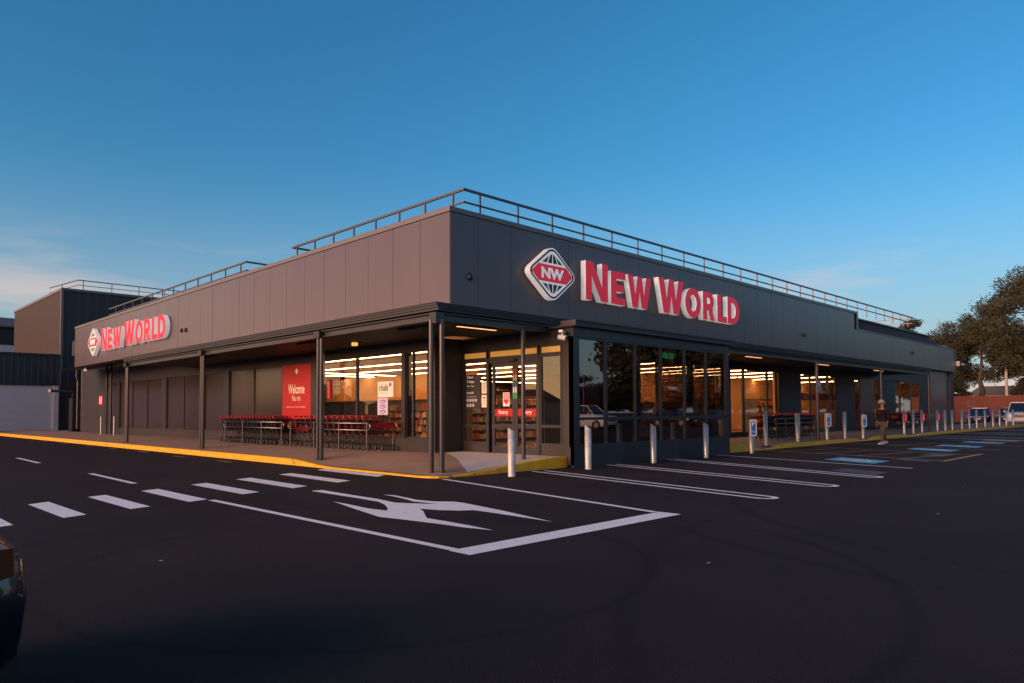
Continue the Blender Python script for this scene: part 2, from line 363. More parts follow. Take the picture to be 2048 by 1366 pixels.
mark('stop_line', [(-7.44, -8.86), (-7.44, -9.17), (-3.72, -9.17), (-3.72, -8.83)], 'paint_white', .005)
for a, b in [((-3.19, 20.62), (-3.19, 20.0)), ((-3.24, 17.09), (-3.24, 16.4)), ((-3.25, 13.78), (-3.25, 12.7)), ((-3.42, 9.85), (-3.42, 8.85)), ((-3.43, 6.37), (-3.43, 5.4)), ((-3.2, 24.6), (-3.2, 23.8)), ((-3.2, 28.5), (-3.2, 27.6))]:
    mark('yellow_dash', line_poly(a, b, .09), 'paint_yellow_worn')

# painted arrow: outline in metres on the ground
ap = [(-5.609, -2.945), (-5.430, -2.967), (-5.485, -4.002), (-5.506, -4.810), (-5.567, -5.194), (-5.591, -5.385), (-5.467, -5.646), (-5.251, -6.003), (-5.288, -5.712), (-5.330, -5.495), (-5.247, -5.228), (-5.149, -4.768), (-5.105, -4.364), (-5.029, -4.600), (-5.094, -5.021), (-5.156, -5.327), (-5.095, -5.705), (-4.910, -5.948), (-4.905, -6.168), (-4.980, -6.577), (-5.095, -7.205), (-5.370, -8.378), (-5.348, -7.740), (-5.331, -7.162), (-5.338, -6.872), (-5.509, -6.760), (-5.663, -6.523), (-5.757, -6.202), (-5.875, -6.439), (-6.091, -6.753), (-6.249, -6.996), (-6.242, -7.333), (-6.262, -7.817), (-6.309, -8.307), (-6.410, -7.898), (-6.437, -7.523), (-6.490, -7.157), (-6.546, -6.771), (-6.609, -6.456), (-6.416, -5.605), (-6.158, -4.555), (-6.176, -4.964), (-6.240, -5.645), (-6.194, -6.026), (-6.037, -5.826), (-5.848, -5.482), (-5.700, -5.094), (-5.672, -4.441), (-5.650, -3.347), (-5.648, -3.016)]
bm = bmesh.new(); vv = [bm.verts.new((x, y, .006)) for x, y in ap]; bm.faces.new(vv); bmesh.ops.triangulate(bm, faces=bm.faces[:])
for f in bm.faces:
    if f.normal.z < 0: f.normal_flip()
me = bpy.data.meshes.new('painted_arrow'); bm.to_mesh(me); bm.free(); me.materials.append(MATS['paint_white']); link('painted_arrow', me, g)

# parking bays: hairpin lines, then the accessible bays, then plain bays into the distance
def hairpin(x0, x1, y0=-3.02, y1=-9.1, gap=.44, w=.10, m='paint_thin'):
    c0, c1 = Vector((x0, y0)), Vector((x1, y1)); d = (c1 - c0).normalized(); n = Vector((-d.y, d.x)); r = gap / 2
    def ring(rr):
        out = [c0 + n * rr]
        for i in range(9):
            t = math.pi * i / 8; out.append(c1 + n * (rr * math.cos(t)) + d * (rr * math.sin(t) * 1.1))
        out.append(c0 - n * rr); return out
    A, B = ring(r), ring(r - w); k = len(A)
    MB().add([(*p, .004) for p in A] + [(*p, .004) for p in B], [(i, i + 1, k + i + 1, k + i) for i in range(k - 1)]).build('bay_line', m, g)
for x0, x1 in [(.12, -1.21), (2.86, 1.25), (5.61, 3.60)]: hairpin(x0, x1)
mark('bay_line', line_poly((8.2, -3.05), (6.43, -9.07), .09), 'paint_thin')
for k in range(13):
    x0 = 27.6 + k * 2.75; hairpin(x0, x0 - 1.8, -2.95, -8.6, m='paint_ghost' if k % 3 == 2 else 'paint_thin')
for x0 in (11.7, 15.2, 18.6, 22.2, 25.4): mark('bay_line', line_poly((x0, -2.95), (x0 - 2.1, -8.9), .09), 'paint_yellow_worn')
mark('bay_line', line_poly((9.52, -8.93), (13.75, -8.93), .12), 'paint_yellow', .005)
for k in range(4): mark('hatch_line', line_poly((11.5 - k * .5, -3.6 - k * 1.4), (14.0 - k * .35, -4.5 - k * 1.3), .08), 'paint_yellow_worn', .006)
for k in range(3): mark('hatch_line', line_poly((18.2 - k * .5, -3.6 - k * 1.4), (21.0 - k * .45, -4.6 - k * 1.3), .08), 'paint_yellow_worn', .006)
for cx, hw, cy in [(8.4, .62, -7.12), (15.5, .6, -7.12), (18.75, .6, -7.15), (22.75, .6, -7.1)]:
    mark('accessible_bay_patch', [(cx - hw + .4, cy + .77), (cx + hw + .4, cy + .77), (cx + hw - .38, cy - .77), (cx - hw - .38, cy - .77)], 'paint_blue', .006)
    # wheelchair symbol on the patch
    mb = MB(); z = .009
    def sym(px, py): return (cx + px * .5 + py * .26, cy + py * .55, z)
    mb.add([sym(.32 * math.cos(t) * .35 - .05, .75 + .2 * math.sin(t)) for t in [2 * math.pi * i / 10 for i in range(10)]], [tuple(range(10))])
    mb.add([sym(*q) for q in [(-.12, .5), (.08, .5), (.08, .05), (.45, .05), (.62, -.55), (.46, -.6), (.32, -.1), (-.12, -.1)]], [tuple(range(8))])
    ringo = [sym(-.05 + .5 * math.cos(R(a)), -.35 + .5 * math.sin(R(a))) for a in range(110, 341, 23)]; ringi = [sym(-.05 + .36 * math.cos(R(a)), -.35 + .36 * math.sin(R(a))) for a in range(110, 341, 23)]
    k = len(ringo); mb.add(ringo + ringi, [(i, i + 1, k + i + 1, k + i) for i in range(k - 1)])
    mb.build('accessible_symbol', 'paint_white', g)
for q in [[(4.55, -7.9), (5.4, -7.9), (4.95, -9.0), (4.05, -9.05)], [(9.4, -7.8), (10.2, -7.8), (9.9, -8.65), (9.0, -8.7)], [(11.9, -7.7), (13.2, -7.7), (12.9, -8.4), (11.6, -8.4)]]: mark('worn_patch', q, 'paint_ghost')
mark('worn_patch', [(25.2, -6.5), (26.2, -6.5), (25.6, -7.9), (24.5, -7.9)], 'paint_pink', .006)
for x, y in [(-9.6, -7.3), (-6.2, -11.0), (-1.4, -11.6), (3.1, -10.9)]:   # specks of litter
    mark('litter_speck', [(x, y), (x + .03, y + .01), (x + .02, y + .035), (x - .01, y + .02)], 'paint_thin', .005)

# ------------------------------------------------------------------ footpath with its kerb
FL = .255
def sm(a, b, t):
    t = min(1, max(0, (t - a) / (b - a))); return t * t * (3 - 2 * t)
def eL(y): return .03 + .13 * sm(1.0, 3.6, y)
def eR(x): return .03 + (FL - .03) * sm(-2.4, 1.2, x)
def eC(x):
    if x < 12: return .02 + .235 * (1 - sm(10.2, 11.9, x))
    v = .02 + .12 * sm(11.9, 14, x); v -= .11 * (sm(20.6, 21.3, x) - sm(22.3, 23.0, x)); v -= .1 * (sm(28.2, 28.5, x) - sm(28.7, 29.1, x)); return v
K = 2.8
def hA(x, y):
    return FL - max((FL - eL(y)) * (1 - min(1, (x + K) / 1.9)), (FL - eR(x)) * (1 - min(1, (y + K) / 1.9)))
def hC(x, y): return FL - (FL - eC(x)) * (1 - min(1, max(0, (y + K + .05) / 1.9)))
def grid(xs, ys, h, dz=0):
    mb = MB(); n = len(ys); mb.v = [(x, y, h(x, y) + dz) for x in xs for y in ys]
    mb.f = [(i * n + j, (i + 1) * n + j, (i + 1) * n + j + 1, i * n + j + 1) for i in range(len(xs) - 1) for j in range(n - 1)]; mb.m = [0] * len(mb.f); return mb
def fr(a, b, st):
    n = max(1, int(round((b - a) / st))); return [a + (b - a) * i / n for i in range(n + 1)]
fp = grid(fr(-K + .14, .45, .3), fr(-K + .14, 6, .3) + fr(6, 46, 2)[1:], hA).build('footpath', 'path_brown', smooth=True); tag(fp, 'brown concrete footpath under the canopy', kind='structure')
grid(fr(.45, 1.4, .3), fr(-K + .14, 1.6, .3), hA).build('path_infill', 'path_brown', fp, smooth=True)
grid(fr(9.0, 24, .4) + fr(24, 62, 1.5)[1:], [-K + .09, -2.2, -1.5, -.9, .45], hC).build('path_slab', 'path_brown', fp, smooth=True)
# pale ramp slab in front of the doors
rows = fr(-K + .14, 1.5, .2); mb = MB()
for j, y in enumerate(rows):
    t = (y - rows[0]) / (rows[-1] - rows[0]); xl = -1.75 + 2.75 * t
    for i in range(9):
        x = xl + (1.36 - xl) * i / 8; mb.v.append((x, y, hA(x, y) + .004))
for j in range(len(rows) - 1):
    for i in range(8): mb.f.append((j * 9 + i, j * 9 + i + 1, (j + 1) * 9 + i + 1, (j + 1) * 9 + i)); mb.m.append(0)
mb.build('ramp_slab', 'path_pale', fp, smooth=True)
def kerb(name, pts, h):     # pts on the outer face, offset inwards supplied per point
    mb = MB()
    for (x, y), (ix, iy) in pts:
        z = h(x, y) + .006; mb.v += [(x, y, -.02), (x + ix * .015, y + iy * .015, z - .012), (x + ix * .03, y + iy * .03, z), (x + ix * .15, y + iy * .15, z)]
    for i in range(len(pts) - 1):
        for k in range(3): mb.f.append((i * 4 + k, (i + 1) * 4 + k, (i + 1) * 4 + k + 1, i * 4 + k + 1)); mb.m.append(0)
    mb.f += [(0, 1, 2, 3), tuple(len(mb.v) - 4 + q for q in (3, 2, 1, 0))]; mb.m += [0, 0]
    return mb.build(name, 'kerb_yellow', fp)
pts = [((-K, y), (1, 0)) for y in list(reversed(fr(-K + .5, 6, .3) + fr(6, 44, 2)[1:]))] + [((-K + .06, -K + .2), (.9, .45)), ((-K + .2, -K + .06), (.45, .9))] + [((x, -K), (0, 1)) for x in fr(-K + .5, 1.39, .3)]
kerb('kerb', pts, lambda x, y: hA(max(x, -K), max(y, -K)))
kerb('kerb', [((x, -K - .05), (0, 1)) for x in fr(9.06, 24, .3) + fr(24, 62, 1.5)[1:]], hC)
# end of the path sweeping away past the last bollard and the vehicle crossing on the far left
MB().add([(-2.66, 44, .155), (-2.66, 46.3, .17), (4, 46.3, .2), (4, 44, .2)], [(0, 1, 2, 3)]).build('driveway_apron', 'path_pale', fp)

# ------------------------------------------------------------------ supermarket
SM = thing('supermarket', 'low dark grey supermarket with panelled fascia and wrap-around canopy', 'building')
ZC, ZJ, ZB = 6.80, 6.67, 4.17
XE, YE, XM = 49.3, 36.2, 29.28
# backing walls of the fascia
mb = MB(); mb.box(.06, .5, .06, YE, ZB, ZJ); mb.box(.5, XM, .06, .5, ZB, ZJ); mb.box(XM, XE, .06, .5, ZB, 5.80); mb.build('fascia_backing', 'joint', SM)
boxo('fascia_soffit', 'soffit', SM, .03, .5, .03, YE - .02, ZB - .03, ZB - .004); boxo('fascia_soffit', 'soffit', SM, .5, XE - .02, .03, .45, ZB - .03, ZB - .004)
joints_R = [0.012] + [1.0 + 1.262 * i for i in range(0, 39)]
for i in range(len(joints_R) - 1):
    a, b = joints_R[i], min(joints_R[i + 1], XE)
    if a >= XE: break
    top = ZJ - .012 if b <= XM + .3 else 5.80
    boxo('cladding_panel', 'cladding', SM, a + .006, b - .006, 0.004 * random.random(), .055, ZB, top)
joints_L = [0.012] + [1.28 + 1.272 * i for i in range(0, 29)]
for i in range(len(joints_L) - 1):
    a, b = joints_L[i], min(joints_L[i + 1], YE)
    if a >= YE: break
    boxo('cladding_panel', 'cladding', SM, 0.004 * random.random(), .055, a + .006, b - .006, ZB, ZJ - .012)
mb = MB(); mb.box(-.03, .5, -.03, YE + .02, ZJ, ZC); mb.box(.5, XM, -.03, .5, ZJ, ZC); mb.build('parapet_capping', 'capping', SM)
boxo('parapet_capping', 'capping', SM, XM, XE, -.03, .3, 5.80, 5.87); boxo('corner_flashing', 'capping', SM, XM - .03, XM + .03, -.02, .3, 5.87, ZC - .14)
boxo('fascia_end', 'cladding', SM, XE - .01, XE + .05, .0, 6, ZB, 5.8); boxo('fascia_end', 'cladding', SM, .0, 6, YE - .01, YE + .04, ZB, ZJ)
# steep ribbed roof behind the lower fascia on the right, and the roof deck
mb = MB(); n = 70
for i in range(n):
    x0 = XM + .05 + (46.4 - XM) * i / n; w = (46.4 - XM) / n
    sl = max(0, (x0 - 45.6)) * .0
    mb.quad((x0, .30, 5.88), (x0 + w * .7, .30, 5.88), (x0 + w * .7, 1.1, 6.72), (x0, 1.1, 6.72)); mb.quad((x0 + w * .7, .30, 5.88), (x0 + w, .27, 5.90), (x0 + w, 1.07, 6.74), (x0 + w * .7, 1.1, 6.72))
mb.add([(46.45, .3, 5.88), (47.2, .3, 5.88), (46.45, 1.1, 6.74)], [(0, 1, 2)]); mb.add([(47.2, .3, 5.88), (47.2, 6, 5.88), (46.45, 6, 6.74), (46.45, 1.1, 6.74)], [(0, 1, 2, 3)])
mb.build('mansard_roof', 'corr_dark', SM); boxo('ridge_flashing', 'capping', SM, XM + .03, 46.5, .98, 1.3, 6.74, 6.82)
boxo('roof_deck', 'roof_grey', SM, .5, XM, .5, 30, ZJ - .1, ZC - .08); boxo('roof_deck', 'roof_grey', SM, XM, 46.4, 1.2, 30, ZJ - .1, 6.72)
mb = MB(); n = 60     # low ribbed roof rising behind the left parapet
for i in range(n):
    y0 = 9.2 + 26.5 * i / n; w = 26.5 / n
    mb.quad((.5, y0, 6.78), (.5, y0 + w * .75, 6.78), (5, y0 + w * .75, 7.42), (5, y0, 7.42)); mb.quad((.5, y0 + w * .75, 6.78), (.5, y0 + w, 6.82), (5, y0 + w, 7.46), (5, y0 + w * .75, 7.42))
mb.add([(.5, 9.2, 6.78), (5, 9.2, 7.42), (5, 9.2, 6.7), (.5, 9.2, 6.7)], [(0, 1, 2, 3)]); mb.build('low_roof', 'roof_grey', SM)

# roof railings: one thing for each run
def railing(label, pts, posts, zt=7.48, zm=7.13, zb=6.79):
    t = thing('roof_railing', label, 'railing', (0, 0, 0), group='railings along the roof edge')
    mb = MB()
    for i in range(len(pts) - 1):
        (x0, y0), (x1, y1) = pts[i], pts[i + 1]; d = Vector((x1 - x0, y1 - y0)).normalized() * .03
        for z, w in ((zt, .032), (zm, .022)):
            n = Vector((-d.y, d.x)).normalized() * w
            mb.add([(x0 - d.x + n.x, y0 - d.y + n.y, z - w), (x1 + d.x + n.x, y1 + d.y + n.y, z - w), (x1 + d.x - n.x, y1 + d.y - n.y, z - w), (x0 - d.x - n.x, y0 - d.y - n.y, z - w),
                    (x0 - d.x + n.x, y0 - d.y + n.y, z + w), (x1 + d.x + n.x, y1 + d.y + n.y, z + w), (x1 + d.x - n.x, y1 + d.y - n.y, z + w), (x0 - d.x - n.x, y0 - d.y - n.y, z + w)],
                   [(3, 2, 1, 0), (4, 5, 6, 7), (0, 1, 5, 4), (1, 2, 6, 5), (2, 3, 7, 6), (3, 0, 4, 7)])
    mb.build('rail', 'rail', t)
    proto = None
    for (x, y) in posts:
        if proto is None:
            mb = MB(); mb.box(-.022, .022, -.022, .022, zb, zt - .03); mb.box(-.06, .06, -.03, .03, zb, zb + .02); mb.add([(-.06, -.005, zb + .02), (-.022, -.005, zb + .14), (-.022, .005, zb + .14), (-.06, .005, zb + .02)], [(0, 1, 2, 3)])
            proto = mb.build('railing_post', 'rail', t); proto.location = (x, y, 0)
        else:
            o = proto.copy(); COL.objects.link(o); o.parent = t; o.location = (x, y, 0)
    return t
railing('roof railing along the right-hand parapet above the large sign', [(.75, .3), (40.2, .3), (40.2, 3)], [(1.35 + 1.513 * i, .3) for i in range(26)])
railing('roof railing beside the corner of the left parapet', [(.75, .3), (.75, 9.9), (4, 9.9)], [(.75, .75 + 1.26 * i) for i in range(8)])
railing('roof railing stepping down along the far left parapet', [(.75, 32), (.75, 13.8), (4.5, 13.8)], [(.75, 14.3 + 1.5 * i) for i in range(12)], 7.55, 7.2, 6.79)

# small round vents / wall lamps on the fascia
def dome(label, side, s, z, r=.09):
    t = thing('wall_lamp', label, 'lamp', P3(side, s, z, 0), group='round lamps on the fascia')
    mb = MB(); n = 12
    def q(a, b, o): p = P3(side, a, b, o); return (p[0], p[1], p[2])
    rings = []
    for k in range(5):
        t_ = k / 4 * math.pi / 2; rr = r * math.cos(t_); oo = .012 + .09 * math.sin(t_); rings.append([q(rr * math.cos(2 * math.pi * i / n), rr * 1.25 * math.sin(2 * math.pi * i / n), oo) for i in range(n)])
    vs_ = [p for rg in rings for p in rg]; mb.add(vs_, [(k * n + i, k * n + (i + 1) % n, (k + 1) * n + (i + 1) % n, (k + 1) * n + i) for k in range(4) for i in range(n)])
    mb.build('lamp_dome', 'sign_black', t, smooth=True); mb = MB(); mb.cyl(q(0, 0, -.01), q(0, 0, .014), r * 1.05, n=14); mb.build('lamp_base', 'frame', t)
dome('small round lamp on the fascia left of the diamond emblem', 'R', .68, 5.01); dome('small dark lamp on the right fascia past the large lettering', 'R', 22.1, 5.0, .08); dome('small dark lamp near the far right end of the fascia', 'R', 38.8, 5.05, .08)
dome('left of two small dark lamps on the sunlit fascia', 'L', 18.6, 5.08, .08); dome('right of two small dark lamps on the sunlit fascia', 'L', 18.1, 5.06, .08)

# canopy: roof sheet, soffit, gutter, beam, posts
G0 = 2.4
mb = MB(); zt = 3.70
mb.add([(-G0, -G0, zt), (0, -0, ZB - .05), (0, 33, ZB - .05), (-G0, 33, zt)], [(0, 1, 2, 3)]); mb.add([(-G0, -G0, zt), (33.6, -G0, zt), (33.6, 0, ZB - .05), (0, 0, ZB - .05)], [(0, 1, 2, 3)]); mb.build('canopy_roof', 'roof_grey', SM)
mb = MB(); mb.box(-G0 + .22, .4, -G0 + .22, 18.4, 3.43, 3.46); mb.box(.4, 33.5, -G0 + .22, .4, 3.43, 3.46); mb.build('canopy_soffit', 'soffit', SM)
def gutter(name, side, s0, s1, o, z0=3.56, m='cladding_dark'):
    mb = MB()
    for a, b, w in ((0, .055, .0), (.055, .105, .03), (.105, .15, .055), (.15, .17, .075)): sbox(mb, side, s0, s1, z0 + a, z0 + b - .004, o - .12, o + w)
    return mb.build(name, m, SM)
gutter('gutter', 'L', -G0 - .09, 18.45, G0); gutter('gutter', 'R', -G0 + .13, 33.6, G0)
mb = MB(); sbox(mb, 'L', -G0 + .2, 18.3, 3.37, 3.52, G0 - .20, G0 - .14); sbox(mb, 'L', -G0 + .2, 18.3, 3.505, 3.53, G0 - .20, G0 - .06); sbox(mb, 'L', -G0 + .2, 18.3, 3.36, 3.38, G0 - .20, G0 - .08); mb.build('canopy_beam', 'post', SM)
mb = MB(); sbox(mb, 'R', -G0 + .24, 33.5, 3.37, 3.52, G0 - .20, G0 - .14); sbox(mb, 'R', -G0 + .24, 33.5, 3.505, 3.53, G0 - .20, G0 - .06); sbox(mb, 'R', -G0 + .24, 33.5, 3.36, 3.38, G0 - .20, G0 - .08); mb.build('canopy_beam', 'post', SM)
def cpost(x, y, z0, r=.055, top=3.37):
    mb = MB(); mb.cyl((0, 0, 0), (0, 0, top - z0), r, n=12); mb.box(-.1, .1, -.1, .1, -.005, .012)
    o = mb.build('canopy_post', 'post', SM); o.location = (x, y, z0); return o
cpost(-2.40, -2.24, .03); cpost(-2.24, -2.40, .03)
for y in (2.58, 10.37, 18.3):
    for dy in (-.085, .085): cpost(-2.3, y + dy, hA(-2.3, y))
cpost(.37, -2.3, hA(.37, -2.3) - .01)
for x in (10.05, 17.85, 25.6, 33.45): cpost(x, -2.3, hC(x, -2.3), .07)
for y in (2.58, 10.37, 18.3): boxo('post_bracket', 'frame', SM, -2.42, -2.2, y - .14, y + .14, 3.34, 3.52)
boxo('post_bracket', 'frame', SM, -2.42, -2.2, -2.42, -2.2, 3.28, 3.52)
for side, s, o in [('L', 11.6, 1.6), ('L', 4.4, 1.6), ('L', -.6, 1.6), ('R', -.5, 1.6), ('R', 10.8, 1.75), ('R', 13.4, 1.75), ('R', 19.9, 1.75), ('R', 27.0, 1.75)]:
    mb = MB(); sbox(mb, side, s - .65, s + .65, 3.385, 3.428, o - .06, o + .06); sbox(mb, side, s - .62, s + .62, 3.375, 3.386, o - .04, o + .04, 1); mb.build('canopy_light', ['frame', 'led_dim' if side == 'R' else 'soffit'], SM)
# down pipes on the far left wall
for s in (29.55, 28.75):
    mb = MB(); mb.cyl((-.0, s, FL - .03), (-.0, s, ZB + .1), .06, n=10); mb.build('down_pipe', 'post', SM, smooth=False)

# ---- glazed walls
WO = -.4            # window wall plane, metres outward from the fascia
HEAD, RISER = 3.13, .62
def window(side, s0, s1, z0, z1, m, o=WO, fw_=.03, name='window', depth=.06, mid=None):
    """frame with its pane as a child"""
    mb = MB(); sbox(mb, side, s0, s1, z0, z0 + .05, o - depth, o + .012); sbox(mb, side, s0, s1, z1 - .05, z1, o - depth, o + .012)
    sbox(mb, side, s0, s0 + fw_, z0 + .05, z1 - .05, o - depth, o + .012); sbox(mb, side, s1 - fw_, s1, z0 + .05, z1 - .05, o - depth, o + .012)
    if mid: sbox(mb, side, s0 + fw_, s1 - fw_, mid - .035, mid + .035, o - depth, o + .012)
    f = mb.build(name, 'frame', SM)
    spans = [(z0 + .05, z1 - .05)] if not mid else [(z0 + .05, mid - .035), (mid + .035, z1 - .05)]
    for a, b in spans:
        mb = MB(); sbox(mb, side, s0 + fw_, s1 - fw_, a, b, o - .032, o - .022); mb.build('pane', m, f)
    return f
def solid(name, side, s0, s1, z0, z1, m, o=WO, th=.1, proud=.0): mb = MB(); sbox(mb, side, s0, s1, z0, z1, o - th, o + proud); return mb.build(name, m, SM)
# left facade
solid('bulkhead', 'L', 1.3, YE, HEAD + .002, ZB, 'cladding_dark', th=.3)
solid('stall_riser', 'L', 1.42, 31.3, FL - .06, RISER - .002, 'pillar', th=.3, proud=.03)
solid('wall', 'L', 31.36, 36.2, FL - .1, HEAD, 'cladding_dark', th=.3)
panes_L = [(2.62, 5.04, 'glass'), (5.04, 7.29, 'glass'), (7.83, 9.93, 'spandrel'), (9.93, 12.24, 'spandrel'), (12.24, 14.44, 'spandrel'), (14.86, 16.96, 'spandrel'), (16.96, 19.37, 'spandrel'), (19.37, 21.46, 'spandrel'), (22.12, 24.24, 'spandrel'), (24.24, 26.48, 'spandrel'), (26.48, 28.5, 'spandrel'), (29.0, 31.3, 'spandrel')]
for s0, s1, m in panes_L: window('L', s0, s1, RISER, HEAD, m, fw_=.045)
window('L', 1.30, 2.12, RISER, HEAD, 'glass', fw_=.03); window('L', 2.12, 2.45, RISER, HEAD, 'glass', fw_=.03)
for s0, s1 in [(2.45, 2.62), (7.29, 7.83), (14.44, 14.86), (21.46, 22.12), (28.5, 29.0)]: solid('pilaster', 'L', s0, s1, RISER, HEAD, 'frame', th=.2, proud=.05)
# corner column and the side wall of the entry recess
boxo('corner_column', 'pillar', SM, .36, 1.40, 1.08, 1.30, FL - .08, 3.43); boxo('corner_column', 'frame', SM, .30, .42, 1.24, 1.36, FL - .08, 3.43)
# ---- lobby box on the right facade
BX0, BX1, BY = 1.38, 9.06, 3.04
mb = MB(); mb.box(BX0, BX1, -BY, -BY + .12, -.02, .50); mb.box(BX1 - .12, BX1, -BY + .12, .4, -.02, .50); mb.build('lobby_plinth', 'navy', SM)
mull = [1.56, 2.68, 3.98, 5.21, 6.455, 7.675, 8.90]
for a, b in zip(mull[:-1], mull[1:]): window('R', a, b, .50, 3.22, 'glass_lobby', o=BY - .015, fw_=.045, mid=1.19)
for a, b in ((BX0, 1.56), (8.9, BX1)): boxo('lobby_corner_post', 'frame', SM, a, b, -BY, -BY + .16, .50, 3.22)
for s0, s1 in [(-2.85, -1.6), (-1.6, -.3)]:
    mb = MB(); mb.box(BX1 - .06, BX1, s0, s0 + .06, .5, 3.22); mb.box(BX1 - .06, BX1, s1 - .06, s1, .5, 3.22); f = mb.build('window', 'frame', SM); mb = MB(); mb.box(BX1 - .04, BX1 - .03, s0 + .06, s1 - .06, .5, 3.22); mb.build('pane', 'glass_lobby', f)
mb = MB(); mb.box(BX0 - .02, BX1 + .02, -BY - .015, -BY + .2, 3.22, 3.44); mb.box(BX0 - .1, BX1 + .12, -BY - .05, .3, 3.44, 3.455); mb.build('lobby_header', 'frame', SM)
for i in range(12): MB().cyl((1.7 + i * .62, -BY - .012, 3.33), (1.7 + i * .62, -BY - .026, 3.33), .012, n=8).build('bolt', 'post', SM)
mb = MB(); mb.box(BX0 - .12, BX1 + .14, -BY - .12, -2.35, 3.455, 3.50); mb.box(BX0 - .12, BX1 + .14, -BY - .16, -BY - .12, 3.455, 3.60); mb.box(BX0 - .12, BX1 + .14, -BY - .19, -BY - .16, 3.57, 3.61); mb.build('lobby_gutter', 'cladding_dark', SM)
boxo('gutter_end', 'pillar', SM, BX0 - .135, BX0 - .12, -BY - .19, -2.75, 3.46, 3.60)
# ---- entry wall, facing the left (x = 1.38)
E_O = 0.0
solid('entry_pillar', 'E', -BY + .002, -2.66, FL - .2, 3.43, 'pillar', o=E_O, th=.16)
solid('entry_riser', 'E', .1, 1.08, FL - .05, .50, 'pillar', o=E_O, th=.1); solid('entry_riser', 'E', -2.66, -1.9, FL - .05, .52, 'pillar', o=E_O, th=.1)
solid('entry_head', 'E', -2.66, 1.08, 3.07, 3.43, 'frame', o=E_O, th=.1)
window('E', .06, 1.06, .50, 2.82, 'glass_entry', o=E_O, fw_=.05, mid=.98); window('E', -2.66, -1.92, .52, 2.82, 'glass_entry', o=E_O, fw_=.05, mid=1.0)
for s0, s1 in [(.06, 1.06), (-1.86, .0), (-2.66, -1.92)]: window('E', s0, s1, 2.82, 3.07, 'toplight', o=E_O, fw_=.04, name='toplight')
mb = MB(); sbox(mb, 'E', -.02, .06, FL, 2.82, -.1, .03); sbox(mb, 'E', -1.92, -1.86, FL, 2.82, -.1, .03); sbox(mb, 'E', -1.86, -.02, 2.70, 2.82, -.1, .02); mb.build('door_surround', 'frame', SM)
doors = []
for s0, s1 in [(-.99, -.12), (-1.86, -1.0)]:
    mb = MB(); o0, o1 = -.06, -.015
    sbox(mb, 'E', s0, s0 + .10, FL + .01, 2.70, o0, o1); sbox(mb, 'E', s1 - .10, s1, FL + .01, 2.70, o0, o1); sbox(mb, 'E', s0 + .1, s1 - .1, FL + .01, .46, o0, o1); sbox(mb, 'E', s0 + .1, s1 - .1, .93, 1.05, o0, o1); sbox(mb, 'E', s0 + .1, s1 - .1, 2.6, 2.70, o0, o1)
    d = mb.build('sliding_door', 'frame', SM); doors.append(d)
    for a, b in [(.46, .93), (1.05, 2.6)]:
        mb = MB(); sbox(mb, 'E', s0 + .1, s1 - .1, a, b, -.042, -.034); mb.build('pane', 'glass_entry', d)
    mb = MB(); sbox(mb, 'E', s0 + .09, s1 - .09, 1.25, 1.45, -.033, -.028); mb.build('red_band', 'poster_red', d)
    text('lettering', 'Entry', 'print_white', d, P3('E', s0 + .62, 1.285, -.024), (0, -1, 0), (0, 0, 1), height=.13, width=.36, bold=.012, lift=.002)
boxo('door_sensor', 'sign_black', SM, 1.28, 1.35, -1.1, -.82, 2.71, 2.78)
for k, c in enumerate(['poster_red', 'goods_b', 'sign_blue', 'paper', 'sign_green']):     # coloured strip on the meeting stiles
    for s in (-.955, -1.035): mb = MB(); sbox(mb, 'E', s - .022, s + .022, 2.36 - .16 * k, 2.51 - .16 * k, -.014, -.010); mb.build('colour_strip', c, doors[0])
# notices on the glass left of the doors, and on the door
def panel(name, label, cat, side, s0, s1, z0, z1, m, o, parent=None, group=None, th=.004):
    mb = MB(); sbox(mb, side, s0, s1, z0, z1, o, o + th); ob = mb.build(name, m, parent)
    if parent is None: tag(ob, label, cat, group)
    return ob
p = panel('paper_notice', 'upper cream paper notice on the glass left of the entry doors', 'notice', 'E', .06, .27, 1.88, 2.22, 'paper', .016)
for k in range(5): mb = MB(); sbox(mb, 'E', .09, .24, 2.14 - k * .055, 2.155 - k * .055, .0215, .0225); mb.build('print_line', 'goods_d', p)
p = panel('paper_notice', 'lower cream paper notice on the glass left of the entry doors', 'notice', 'E', .06, .27, 1.50, 1.84, 'paper', .016)
mb = MB(); sbox(mb, 'E', .12, .2, 1.74, 1.79, .0215, .0225); mb.build('print_block', 'goods_d', p)
for k in range(4): mb = MB(); sbox(mb, 'E', .09, .24, 1.69 - k * .045, 1.70 - k * .045, .0215, .0225); mb.build('print_line', 'goods_d', p)
p = panel('door_notice', 'red and white notice with a pointed badge on the entry door', 'notice', 'E', -.78, -.53, 1.52, 1.89, 'paper', -.030)
mb = MB(); mb.prism([(-.75, 1.87), (-.56, 1.87), (-.56, 1.65), (-.655, 1.56), (-.75, 1.65)], lambda u, v, d: P3('E', u, v, d), -.0255, -.0235); mb.build('badge', 'sign_red', p)
for k in range(4): mb = MB(); sbox(mb, 'E', -.73, -.58, 1.83 - k * .04, 1.845 - k * .04, -.0225, -.0215); mb.build('print_line', 'print_white', p)
hours = panel('opening_hours_decal', 'black decal with white opening hours and round icons beside the entry', 'decal', 'E', .34, .98, 1.46, 2.42, 'sign_black', .0, th=.003)
for body, z, h, w in [('Open', 2.30, .09, .26), ('7 days', 2.17, .09, .30), ('7am - 9pm', 2.07, .05, .30), ('Free WiFi', 1.88, .06, .28)]: text('lettering', body, 'print_white', hours, P3('E', .90, z, .004), (0, -1, 0), (0, 0, 1), height=h, width=w, bold=.01, lift=.002)
mb = MB(); sbox(mb, 'E', .5, .92, 1.80, 1.806, .004, .005); mb.build('print_line', 'print_white', hours)
